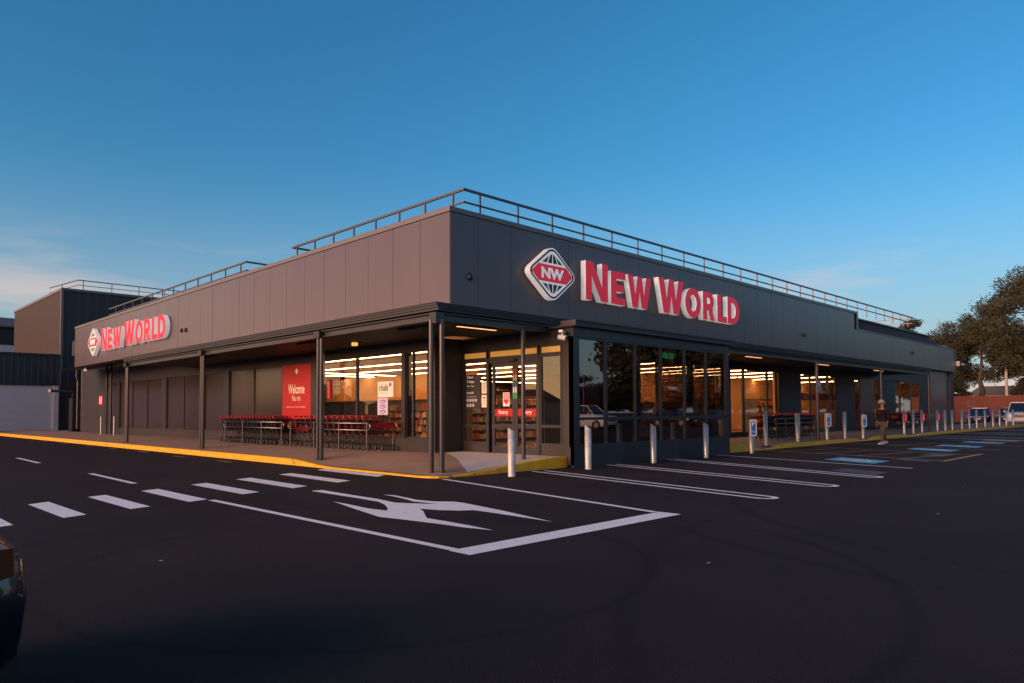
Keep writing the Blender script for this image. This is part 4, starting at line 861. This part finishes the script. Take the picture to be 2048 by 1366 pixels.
# ------------------------------------------------------------------ far left: service block
TB = thing('service_block', 'tall ribbed metal block behind the left end of the store', 'building')
def ribbed(name, a, b, z0, z1, m, parent, pitch=.3, rib=.05, nrm=(0, -1)):
    a, b = Vector(a), Vector(b); d = b - a; n = max(1, int(d.length / pitch)); mb = MB()
    prof = []
    for i in range(n):
        for f_, o in ((0, 0), (.62, 0), (.70, rib), (.92, rib)): prof.append(a + d * ((i + f_) / n) + Vector(nrm) * o)
    prof.append(b)
    k = len(prof); mb.add([(p.x, p.y, z0) for p in prof] + [(p.x, p.y, z1) for p in prof], [(i, i + 1, k + i + 1, k + i) for i in range(k - 1)]); return mb.build(name, m, parent)
ribbed('wall', (1.45, 62.5), (1.45, 46), .0, 10.5, 'corrugated', TB, .33, .06, (-1, 0)); ribbed('wall', (1.45, 46), (16, 46), .0, 10.5, 'corr_dark', TB, .62, .012)  # face turned from the sun is painted darker, its shade in the colour
boxo('corner_flashing', 'capping', TB, 1.36, 1.52, 45.92, 46.1, 4.5, 10.5); mb = MB(); mb.box(1.35, 16, 45.9, 46.25, 10.5, 10.68); mb.box(1.35, 1.75, 46.25, 62.5, 10.5, 10.68); mb.build('roof_capping', 'capping', TB); boxo('roof', 'roof_grey', TB, 1.75, 16, 46.25, 62.5, 10.4, 10.5)
railing('roof railing on top of the tall ribbed block', [(1.9, 52), (2.6, 46.6), (15, 46.6)], [(2.95 + 1.95 * i, 46.6) for i in range(6)] + [(2.2, 49.5)], 11.48, 11.1, 10.6)
LB = thing('loading_dock', 'low dark ribbed canopy over a pale roller door at far left', 'building')
ribbed('ribbed_canopy', (-14, 45.9), (1.36, 45.9), 3.45, 5.62, 'corr_dark', LB, .4, .012); boxo('canopy_capping', 'corr_dark', LB, -14, 1.34, 45.8, 46.4, 5.62, 5.75)
mb = MB()
for i in range(40): z = .2 + i * .081; mb.add([(-14, 46.0, z), (.95, 46.0, z), (.95, 45.985, z + .04), (-14, 45.985, z + .04), (-14, 46.0, z + .081), (.95, 46.0, z + .081)], [(0, 1, 2, 3), (3, 2, 5, 4)])
mb.build('roller_door', 'roller', LB); boxo('door_jamb', 'roller', LB, .97, 1.30, 45.86, 46.0, .15, 3.44); boxo('jamb_edge', 'corr_dark', LB, 1.30, 1.44, 45.8, 46.0, .1, 3.44); boxo('threshold', 'corr_dark', LB, -14, .97, 45.86, 45.98, .12, .22)
boxo('canopy_underside', 'soffit', LB, -14, 1.3, 45.95, 49, 3.44, 3.47)
FB = thing('far_warehouse', 'grey roofed warehouse beyond the loading dock at far left edge', 'building'); boxo('wall', 'corr_dark', FB, -14, 3.2, 70, 71, 8.2, 10.0); boxo('lower_wall', 'roller', FB, -14, 3.2, 70.05, 71, 0, 8.2)
mb = MB(); mb.add([(-14, 69.6, 10.05), (3.4, 69.6, 10.05), (3.4, 74, 11.3), (-14, 74, 11.6)], [(0, 1, 2, 3)]); mb.build('roof', 'roof_grey', FB); boxo('gutter', 'capping', FB, -14, 3.4, 69.4, 69.6, 9.9, 10.06)
cb = thing('meter_cupboard', 'tall dark metal cupboard in the corner by the loading dock', 'cupboard', (1.75, 42.6, .16)); mb = MB(); mb.box(-.4, .55, -.3, .6, 0, 2.35); mb.build('body', 'frame', cb); boxo('door_panel', 'cladding_dark', cb, -.36, .1, -.325, -.3, .1, 2.25); boxo('door_panel', 'cladding_dark', cb, .14, .51, -.325, -.3, .1, 2.25); boxo('handle', 'steel', cb, .08, .1, -.345, -.325, 1.1, 1.3)
pi = thing('vent_pipe', 'horizontal pale pipe jutting from the corner above the cupboard', 'pipe'); mb = MB(); mb.tube([(-.1, 41.5, 2.95), (1.25, 42.4, 2.95), (1.42, 42.5, 2.9), (1.45, 42.5, 2.6)], .09, 10); mb.build('pipe', 'rail', pi, smooth=True); MB().cyl((-.22, 41.42, 2.95), (-.1, 41.5, 2.95), .12, n=12).build('cowl', 'rail', pi)
jb = thing('switch_box', 'dark box with conduits fixed at the left end of the fascia', 'box', (.25, 37.0, 5.05)); mb = MB(); mb.box(-.1, .7, -.3, .4, 0, .95); mb.build('body', 'frame', jb); boxo('lid', 'pillar', jb, -.13, -.1, -.26, .36, .04, .9); mb = MB(); mb.cyl((.05, -.1, 0), (.05, -.1, -1.1), .05, n=8); mb.tube([(.05, -.1, -1.1), (.02, -.15, -1.3), (.1, -.2, -1.6), (.1, -.2, -4.6)], .07, 8); mb.cyl((.4, .1, 0), (.4, .1, -4.7), .05, n=8); mb.build('conduit', 'post', jb)

# ------------------------------------------------------------------ trees
def tree(name, label, x, y, z, H, spread, seed, leaves=9000, m='leaf', trunk_r=.45, fork=.3, group=None, lsz=.28, zmin=3.0, n=60, blob=.30):
    rnd = random.Random(seed); t = thing(name, label, 'tree', (x, y, z), 0, group)
    mb = MB(); ht = H * .62; N = 7; tr = [Vector((0, 0, -.2))]
    for i in range(N): tr.append(tr[-1] + Vector((rnd.uniform(-.1, .1) * H * .06, rnd.uniform(-.1, .1) * H * .3, (ht + .2) / N)))
    mb.tube(tr, [trunk_r * (1.25 if i == 0 else 1 - .8 * i / N) for i in range(N + 1)], 9)
    zc, rz = (zmin + H) / 2, (H - zmin) / 2; C = []
    while len(C) < n:
        v = Vector((rnd.uniform(-1, 1), rnd.uniform(-1, 1), rnd.uniform(-1, 1)))
        if not (.30 < v.length < .88): continue
        w = 1 - .25 * max(0, v.z)                                          # crown a little narrower at the top
        C.append((Vector((v.x * spread * w, v.y * spread * w, zc + v.z * rz)), spread * blob * rnd.uniform(.55, 1.15)))
    hub = Vector((0, 0, H * fork)); done = [(tr[k], trunk_r * (.62 - .07 * k)) for k in range(2, N + 1)]
    for c, r_ in sorted(C, key=lambda e: (e[0] - hub).length):
        b, rb = min(done, key=lambda e: (e[0] - c).length * (1.0 if e[0].z < c.z + .5 else 1.6)); r0 = max(.03, rb * .62)
        md = b.lerp(c, .5) + Vector((rnd.uniform(-.25, .25), rnd.uniform(-.25, .25), rnd.uniform(-.1, .35))) * min(1.5, (c - b).length * .5)
        mb.tube([b, b.lerp(md, .5), md, md.lerp(c, .55) + Vector((rnd.uniform(-.1, .1), rnd.uniform(-.1, .1), .08)), c], [r0, r0 * .9, r0 * .8, r0 * .7, r0 * .6], 5); done += [(c, r0 * .7), (md, r0 * .8)]
        for q in range(5): e = c + Vector((rnd.gauss(0, 1), rnd.gauss(0, 1), rnd.gauss(0, .7))) * r_ * .6; mb.tube([c, c.lerp(e, .5) + Vector((0, 0, .1)), e], [r0 * .4, .02, .01], 3)
    mb.build('trunk', 'bark', t, smooth=True)
    lm = MB(); V3 = Vector; tot = sum(r_ ** 2 for _, r_ in C)
    for c, r_ in C:
        for i in range(int(leaves * r_ ** 2 / tot)):
            v = V3((rnd.gauss(0, 1), rnd.gauss(0, 1), rnd.gauss(0, 1))).normalized() * (r_ * rnd.random() ** .4 * rnd.choice((1, 1, 1, 1.25))); v.z *= .58; p = c + v
            s_ = lsz * rnd.uniform(.5, 1.2); a = V3((rnd.gauss(0, 1), rnd.gauss(0, 1), rnd.gauss(0, .6))).normalized(); b = a.orthogonal().normalized() * (s_ * .55); a = a * s_
            o = len(lm.v); lm.v += [tuple(p - a * .5), tuple(p + b * .5), tuple(p + a * .5), tuple(p - b * .5)]; lm.f.append((o, o + 1, o + 2, o + 3)); lm.m.append(0)
    lm.build('crown', m, t, fix=False); return t
tree('broadleaf_tree', 'broad bronze-leaved tree above the fence right of the store', 82, 5.3, 0, 13.3, 5.6, 3, 44000, 'leaf', .42, .20, zmin=3.2, n=70, blob=.27)
tree('broadleaf_tree', 'tallest dark tree at the right edge of the picture', 78, -0.9, 0, 16.6, 6.6, 11, 48000, 'leaf', .45, .2, zmin=3.6, n=80, blob=.27)
tree('broadleaf_tree', 'small tree crown showing behind the right end of the roof', 66, 7.2, 0, 11.0, 2.4, 5, 8000, 'leaf', .2, .45, zmin=6, n=26)
tree('hedge_tree', 'low dark bushy tree at the fence right of the utility pole', 79, .0, 0, 5.0, 2.6, 21, 7000, 'leaf_dark', .2, .2, zmin=.6, n=30)
tree('hedge_tree', 'low dark bushy tree at the fence beside the store end', 77, 7.6, 0, 5.2, 3.0, 22, 8000, 'leaf_dark', .2, .2, zmin=.6, n=30)
# trees across the car park (they show as reflections in the lobby glazing)
pt0 = None
PT = [(58, -38, 1.1), (66, -38, 1.3), (77, -36, 1.1), (90, -38, 1.2), (104, -36, 1.05), (120, -39, 1.25), (138, -37, 1.1), (158, -39, 1.2), (180, -37, 1.15)]
for k, (x, y, f_) in enumerate(PT):
    if pt0 is None: o = pt0 = tree('park_tree', 'x', 0, 0, 0, 13, 6.5, 31, 14000, 'leaf_dark', .4, .15, None, .6, 1.8, 60)
    else: o = copy_tree(pt0)
    o.location = (x, y, 0); o.rotation_euler = (0, 0, k * 1.7); o.scale = (f_, f_, f_)
    tag(o, ['first', 'second', 'third', 'fourth', 'fifth', 'sixth', 'seventh', 'eighth', 'ninth', 'last'][k] + ' tree across the car park, mirrored in the lobby and shop glass', 'tree', 'trees across the car park')

for k in range(14):
    o = copy_tree(pt0); f_ = 1.0 + .12 * math.sin(k * 2.3)
    o.location = (34 + k * 11, -46 + 1.5 * math.sin(k * 1.9), 0); o.rotation_euler = (0, 0, k * 2.1); o.scale = (f_, f_, .42 * f_); o.name = 'park_shrub'
    tag(o, 'low spreading shrub in the belt behind the trees across the car park', 'shrub', 'shrub belt across the car park')
# ------------------------------------------------------------------ fence, house, pole
FN = thing('timber_fence', 'reddish brown timber board fence behind the parked cars', 'fence', (73.5, 0, 0))
proto = None
for i in range(110):
    y = -9 + i * .16
    if proto is None: proto = boxo('fence_board', 'fence_wood', FN, 0, .025, -.075, .075, .05, 2.78); proto.location = (0, y, 0)
    else: o = proto.copy(); COL.objects.link(o); o.parent = FN; o.location = (.0 + random.uniform(0, .012), y, random.uniform(-.02, .02))
for z in (.5, 1.5, 2.4): boxo('fence_rail', 'fence_wood', FN, .03, .08, -9, 8.6, z, z + .09)
for i in range(8): boxo('fence_post', 'fence_wood', FN, .08, .18, -8.9 + i * 2.45, -8.8 + i * 2.45, 0, 2.7)
HS = thing('house', 'cream house with grey gable roof behind the fence', 'house', (102, 7.4, 0)); mb = MB(); mb.box(-1, 7, -3, 3, 0, 3.5); mb.build('wall', 'brick_cream', HS)
mb = MB(); mb.prism([(-3.4, 3.4), (3.4, 3.4), (1.9, 4.5), (-1.9, 4.5)], lambda u, v, d: (d, u, v), -1.4, 7.4); mb.build('roof', 'roof_grey', HS)
UP = thing('utility_pole', 'pale concrete pole rising behind the fence', 'pole', (76, 1.75, 0)); mb = MB(); mb.cyl((0, 0, 0), (0, 0, 6.0), .16, .12, n=12); mb.build('shaft', 'brick_cream', UP); MB().cyl((0, 0, 6.0), (0, 0, 6.08), .14, .1, n=12).build('cap', 'steel', UP)
WL = thing('bracket_lamp', 'white lamp on an arm at the far right end of the store', 'lamp', (XE + .05, -.1, 4.75)); mb = MB(); mb.tube([(0, 0, .12), (.5, -.1, .16), (.8, -.15, .12)], .03, 8); mb.build('arm', 'steel', WL); mb = MB(); mb.cyl((.8, -.15, .10), (.8, -.15, .0), .06, .2, n=14); mb.build('shade', 'camera_white', WL); boxo('base', 'camera_white', WL, -.02, .06, -.12, .12, -.1, .25)
wl2 = thing('soffit_lamp', 'small lit lamp on the wall past the end of the canopy', 'lamp', (34.9, -.5, 3.0)); mb = MB(); mb.cyl((0, 0, .12), (0, 0, 0), .05, .14, n=14); mb.build('shade', 'frame', wl2); MB().cyl((0, 0, .01), (0, 0, -.005), .09, n=14).build('bulb', 'lamp_amber', wl2); boxo('arm', 'frame', wl2, -.02, .02, 0, .85, .1, .14)
cl2 = thing('ceiling_lamp', 'small amber lamp on the canopy soffit before the left shop window', 'lamp', (-.6, 3.6, 3.32)); MB().cyl((0, 0, 0), (0, 0, .10), .09, n=14).build('lens', 'lamp_amber', cl2); boxo('base', 'frame', cl2, -.12, .2, -.1, .1, .09, .11)

# ------------------------------------------------------------------ cars
def make_car(name, label, cat, loc, rz, paint, L=4.4, W=1.78, H=1.48, kind='sedan', group=None, lamp='lamp_glass'):
    t = thing(name, label, cat, loc, rz, group)      # nose towards +x, origin on the ground at the centre
    hl, hw = L / 2, W / 2
    hood = {'sedan': .92, 'ute': 1.12, 'hatch': .98}[kind]; tailz = {'sedan': 1.0, 'ute': 1.05, 'hatch': 1.05}[kind]
    st = [(hl, .48, hood - .22, .70), (hl - .04, .34, hood - .13, .84), (hl - .22, .22, hood - .06, .94), (hl - .8, .2, hood - .02, .985), (hl - 1.35, .2, hood + .06, 1.0), (.1, .2, hood + .07, 1.0), (-hl + 1.2, .2, tailz + .02, 1.0), (-hl + .3, .25, tailz, .96), (-hl + .05, .32, tailz - .12, .90), (-hl, .45, tailz - .35, .8)]
    mb = MB(); rings = []
    for x, zb, zt_, k in st:
        w = hw * k; zm = zb + (zt_ - zb) * .5
        half = [(0, zb), (w * .86, zb), (w * .97, zb + .10), (w, zm), (w * .975, zt_ - .12), (w * .90, zt_ - .025), (w * .7, zt_), (0, zt_ + .02)]
        rings.append([(x, yy, zz) for yy, zz in half] + [(x, -yy, zz) for yy, zz in half[-2:0:-1]])
    n = len(rings[0]); mb.add([p for r_ in rings for p in r_], [(i * n + j, i * n + (j + 1) % n, (i + 1) * n + (j + 1) % n, (i + 1) * n + j) for i in range(len(rings) - 1) for j in range(n)] + [tuple(range(n)), tuple((len(rings) - 1) * n + q for q in range(n - 1, -1, -1))])
    mb.build('body', paint, t, smooth=True)
    # cabin
    b = hood + .04; cab = [(hl - 1.25, b, .82), (hl - 1.95, H - .03, .66), (-.35, H, .66), (-hl + (1.9 if kind == 'ute' else .95), H - .05, .64), (-hl + (1.6 if kind == 'ute' else .3), b, .80)]
    w0, w1 = hw * .90, hw * .70
    bl = [(hl - 1.25, w0 * .92), (hl - 1.25 - .7, w0), (cab[-1][0] + .3, w0), (cab[-1][0], w0 * .92)]; tp = [(cab[1][0], w1 * .95), (cab[1][0] - .3, w1), (cab[3][0] + .2, w1), (cab[3][0], w1 * .93)]
    mb = MB(); zr = H - .04
    lo = [(x, y, b) for x, y in bl] + [(x, -y, b) for x, y in reversed(bl)]; hi = [(x, y, zr) for x, y in tp] + [(x, -y, zr) for x, y in reversed(tp)]
    mb.add(lo + hi, [(i, (i + 1) % 8, 8 + (i + 1) % 8, 8 + i) for i in range(8)]); mb.build('window_glass', 'car_glass', t)
    mb = MB(); cx = [(x * 1.0, y * 1.03) for x, y in tp]; lo = [(x, y, zr - .015) for x, y in cx] + [(x, -y, zr - .015) for x, y in reversed(cx)]; hi = [(x * .97, y * .9, H + .015) for x, y in cx] + [(x * .97, -y * .9, H + .015) for x, y in reversed(cx)]
    mb.add(lo + hi, [(i, (i + 1) % 8, 8 + (i + 1) % 8, 8 + i) for i in range(8)] + [tuple(range(8, 16))]); mb.build('roof', paint, t, smooth=False)
    mb = MB()
    for sd in (-1, 1):
        mb.tube([(bl[0][0] + .02, sd * (bl[0][1] + .005), b), (tp[0][0] + .02, sd * (tp[0][1] + .01), zr)], .035, 5); mb.tube([(bl[-1][0], sd * bl[-1][1], b), (tp[-1][0], sd * tp[-1][1], zr)], .05, 5); mb.tube([(-.25, sd * (w0 + .005), b), (-.3, sd * (w1 + .01), zr)], .035, 5)
    mb.build('pillar', paint, t)
    for sd in (-1, 1):
        mb = MB(); mb.box(hl - 1.55, hl - 1.42, sd * (hw - .02), sd * (hw + .16), b - .02, b + .13); mb.build('mirror', paint, t)
        zz = hood - .20; mb = MB(); mb.prism([(hw * .52, zz - .06), (hw * .90, zz - .02), (hw * .92, zz + .10), (hw * .56, zz + .05)], lambda u, v, d: (d - (u / hw) ** 2 * .14, u * sd, v), hl - .02, hl + .03); mb.build('headlight', lamp, t)
        mb = MB(); mb.box(-hl - .01, -hl + .14, sd * hw * .60, sd * hw * .90, tailz - .30, tailz - .12); mb.build('tail_light', 'car_red', t)
        for wx in (hl - .85, -hl + .85):
            mb = MB(); mb.cyl((wx, sd * (hw - .22), .33), (wx, sd * (hw + .005), .33), .33, n=22); wh = mb.build('wheel', 'rubber', t); mb = MB(); mb.cyl((wx, sd * (hw + .004), .33), (wx, sd * (hw + .014), .33), .21, .17, n=16); mb.build('rim', 'steel', wh)
            mb = MB(); mb.cyl((wx, sd * (hw - .3), .34), (wx, sd * (hw - .012), .34), .39, n=22); mb.build('wheel_arch', 'car_trim', t)
    gh = .30 if kind == 'ute' else .16
    mb = MB(); mb.box(hl - .06, hl + .012, -hw * .5, hw * .5, hood - .30 - gh * .5, hood - .30 + gh * .5); gr = mb.build('grille', 'car_trim', t)
    for k in range(3): boxo('grille_bar', 'chrome' if kind == 'ute' else 'car_trim', gr, hl + .012, hl + .022, -hw * .48, hw * .48, hood - .30 - gh * .35 + k * gh * .33, hood - .285 - gh * .35 + k * gh * .33)
    boxo('lower_bumper', 'car_trim', t, hl - .3, hl - .035, -hw * .72, hw * .72, .27, .42); boxo('number_plate', 'plate', t, hl + .02, hl + .035, -.26, .26, .46, .58); boxo('number_plate', 'plate', t, -hl - .02, -hl - .005, -.26, .26, .62, .74)
    return t
make_car('parked_car', 'dark blue sedan parked facing the store behind the bollards', 'car', (68.2, 2.5, 0), R(186), 'car_blue', 4.6, 1.9, 1.52)
make_car('parked_car', 'black hatchback parked between the blue sedan and the white vehicle', 'car', (67.5, .05, 0), R(184), 'car_black', 4.3, 1.8, 1.52, 'hatch')
make_car('parked_ute', 'white high-riding utility vehicle facing the camera at right edge', 'car', (63.2, -1.55, 0), R(186), 'car_white', 5.1, 1.95, 1.98, 'ute')
make_car('parked_car', 'blue hatchback cut off by the right edge of the picture', 'car', (58.6, -3.55, 0), R(190), 'car_blue', 4.1, 1.75, 1.42, 'hatch')
make_car('waiting_car', 'black car nosing into the picture at the left edge', 'car', (-13.45, -10.0, 0), R(0), 'car_black', 4.35, 1.76, 1.42, 'sedan', lamp='lamp_dim')
for k, (x, y, c, kd, lb) in enumerate([(31.5, -27, 'car_white', 'ute', 'white utility vehicle across the car park, mirrored in the lobby glass'), (44, -27, 'car_black', 'hatch', 'black hatchback across the car park, mirrored in the lobby glass'), (51, -27, 'car_blue', 'sedan', 'blue sedan across the car park, mirrored in the lobby glass')]):
    make_car('parked_car', lb, 'car', (x, y, 0), R(90 + 4 * k), c, 4.8 if kd == 'ute' else 4.3, 1.85, 1.85 if kd == 'ute' else 1.48, kd)
# unseen houses added beyond the car park to screen low sun and fill reflections
HW = ['first', 'second', 'third', 'fourth', 'fifth', 'sixth', 'seventh', 'eighth', 'ninth', 'tenth', 'eleventh', 'twelfth', 'thirteenth']
for k, (x, y, w, d, h) in enumerate([(-58, -61, 9, 13.5, 3.5), (-58, -45, 9, 13.5, 3.5), (-58, -29, 9, 13.5, 3.5), (-58, -13, 9, 13.5, 3.5), (-58, 3, 9, 13.5, 3.5), (-58, 19, 9, 13.5, 3.5), (-58, 35, 9, 13.5, 3.5), (-60, 62, 9, 14, 4.2), (-62, 84, 9, 16, 3.8), (-58, 108, 9, 15, 4.4), (-64, 135, 10, 20, 4.2), (-60, 165, 9, 22, 4.6)]):
    hs_ = thing('house', HW[k] + ' unseen house in the row added across the road for low sun and reflections', 'house', (x, y, 0)); mb = MB(); mb.box(-w / 2, w / 2, -d / 2, d / 2, 0, h * .70); mb.build('wall', 'brick_cream', hs_)
    mb = MB(); mb.prism([(-w / 2 - .4, h * .68), (w / 2 + .4, h * .68), (0, h * 1.10)], lambda u, v, dd: (u, dd, v), -d / 2 - .3, d / 2 + .3); mb.build('roof', 'roof_grey', hs_)
for k, (x, y, h, s_) in enumerate([(-50, 52, 6.5, 3), (-56, 73, 6, 3), (-50, 96, 7, 3.5), (-55, 121, 6, 3.2)]):
    tree('street_tree', HW[k] + ' street tree across the road, mirrored in the left-hand glass', x, y, 0, h, s_, 61 + k, 3500, 'leaf_dark', .2, .3, 'street trees across the road', .45, 1.5, 30)

# ------------------------------------------------------------------ walking person
def skin_mesh(name, verts, edges, radii, m, parent, sub=2):
    me = bpy.data.meshes.new(name); me.from_pydata(verts, edges, []); me.update()
    o = bpy.data.objects.new(name, me); COL.objects.link(o)
    md = o.modifiers.new('skin', 'SKIN'); md.use_smooth_shade = True; md.branch_smoothing = .5
    for i, r_ in enumerate(radii): o.data.skin_vertices[0].data[i].radius = r_ if isinstance(r_, tuple) else (r_, r_)
    o.data.skin_vertices[0].data[0].use_root = True
    s_ = o.modifiers.new('sub', 'SUBSURF'); s_.levels = sub; s_.render_levels = sub
    dg = bpy.context.evaluated_depsgraph_get(); me2 = bpy.data.meshes.new_from_object(o.evaluated_get(dg)); bpy.data.objects.remove(o)
    me2.materials.clear(); me2.materials.append(MATS[m]); me2.polygons.foreach_set('use_smooth', [True] * len(me2.polygons)); me2.name = name
    return link(name, me2, parent)
PE = thing('person', 'person in a dark jumper, khaki trousers and pale hat walking along the kerb', 'person', (19.0, -4.46, 0), R(165))
# facing local +x, left is +y; mid stride
V = [(0, 0, .92), (0, 0, 1.08), (.02, 0, 1.28), (.03, 0, 1.41), (.05, 0, 1.49), (.07, 0, 1.56), (.085, 0, 1.66),
     (.02, .17, 1.38), (.0, .24, 1.12), (.10, .25, .90), (.13, .245, .84), (.02, -.17, 1.38), (-.06, -.24, 1.13), (-.02, -.27, .90), (0, -.27, .83),
     (.02, .09, .88), (.19, .09, .50), (.24, .09, .09), (.38, .09, .04), (-.01, -.09, .88), (-.05, -.09, .49), (-.30, -.09, .14), (-.20, -.09, .05)]
Eg = [(0, 1), (1, 2), (2, 3), (3, 4), (4, 5), (5, 6), (3, 7), (7, 8), (8, 9), (9, 10), (3, 11), (11, 12), (12, 13), (13, 14), (0, 15), (15, 16), (16, 17), (17, 18), (0, 19), (19, 20), (20, 21), (21, 22)]
rad = [(.10, .13), (.09, .12), (.09, .12), (.05, .06), .048, (.075, .065), (.085, .07), .045, .038, .032, .03, .045, .038, .032, .03, .085, .06, .042, .035, .085, .06, .042, .035]
skin_mesh('body', V, Eg, rad, 'skin', PE)
def sub(idx, edges, radii, name, m, grow=1.0):
    mp_ = {a: i for i, a in enumerate(idx)}; skin_mesh(name, [V[i] for i in idx], [(mp_[a], mp_[b]) for a, b in edges], radii, m, PE)
sub([1, 0, 2, 3, 7, 8, 9, 11, 12, 13], [(0, 1), (1, 2), (2, 3), (3, 7), (7, 8), (8, 9), (3, 11), (11, 12), (12, 13)], [(.15, .185), (.15, .185), (.15, .195), (.115, .14), .10, .072, .058, .10, .072, .058], 'jumper', 'jumper')
sub([0, 15, 16, 17, 19, 20, 21], [(0, 15), (15, 16), (16, 17), (0, 19), (19, 20), (20, 21)], [(.13, .16), .105, .075, .060, .105, .075, .060], 'trousers', 'trousers')
for (x, y, z) in [(.30, .09, .045), (-.24, -.09, .06)]:
    mb = MB(); pr = [(-.11, 0), (-.11, .08), (-.02, .09), (.10, .055), (.17, .03), (.17, 0)]; mb.prism(pr, lambda u, v, d: (x + u, y + d, z - .045 + v), -.048, .048); mb.build('shoe', 'shoe', PE)
mb = MB(); n = 18; prof = [(.165, 1.655), (.155, 1.665), (.115, 1.685), (.108, 1.72), (.10, 1.76), (.075, 1.785), (.0, 1.795)]
vs_ = [(.085 + r_ * math.cos(2 * math.pi * i / n) * 1.08, r_ * math.sin(2 * math.pi * i / n), z) for r_, z in prof for i in range(n)]; mb.add(vs_, [(k * n + i, k * n + (i + 1) % n, (k + 1) * n + (i + 1) % n, (k + 1) * n + i) for k in range(len(prof) - 1) for i in range(n)]); ht = mb.build('hat', 'hat', PE, smooth=True)
mb = MB(); mb.cyl((.085, 0, 1.685), (.085, 0, 1.712), .119, .116, n=18, caps=False); mb.build('hat_band', 'hat_band', ht)
mb = MB(); mb.box(-.02, .03, -.075, .075, 1.54, 1.66); mb.build('hair', 'hair', PE)
mb = MB(); mb.cyl((.16, 0, 1.60), (.195, 0, 1.575), .012, .018, n=8); mb.build('nose', 'skin', PE)
for sd in (-1, 1):
    mb = MB(); mb.cyl((.158, sd * .033, 1.625), (.166, sd * .033, 1.625), .011, n=8); mb.build('eye', 'hair', PE); mb = MB(); mb.cyl((.075, sd * .078, 1.60), (.075, sd * .092, 1.605), .028, .024, n=10); mb.build('ear', 'skin', PE)
mb = MB(); mb.box(.155, .163, -.025, .025, 1.54, 1.547); mb.build('mouth', 'hair', PE)
def hand(wx, wy, wz):
    mb = MB(); mb.box(wx - .035, wx + .035, wy - .013, wy + .013, wz - .075, wz + .02)
    for k in range(4): l = (.062, .072, .068, .052)[k]; x0 = wx - .027 + k * .018; mb.tube([(x0, wy, wz - .07), (x0 + .004, wy - .006, wz - .07 - l * .55), (x0 + .016, wy - .012, wz - .07 - l)], [.009, .008, .007], 5)
    mb.tube([(wx + .034, wy, wz - .01), (wx + .058, wy - .01, wz - .04), (wx + .06, wy - .014, wz - .065)], [.011, .010, .008], 5); return mb.build('hand', 'skin', PE, smooth=True)
hand(.14, .245, .80); hand(.0, -.27, .79)
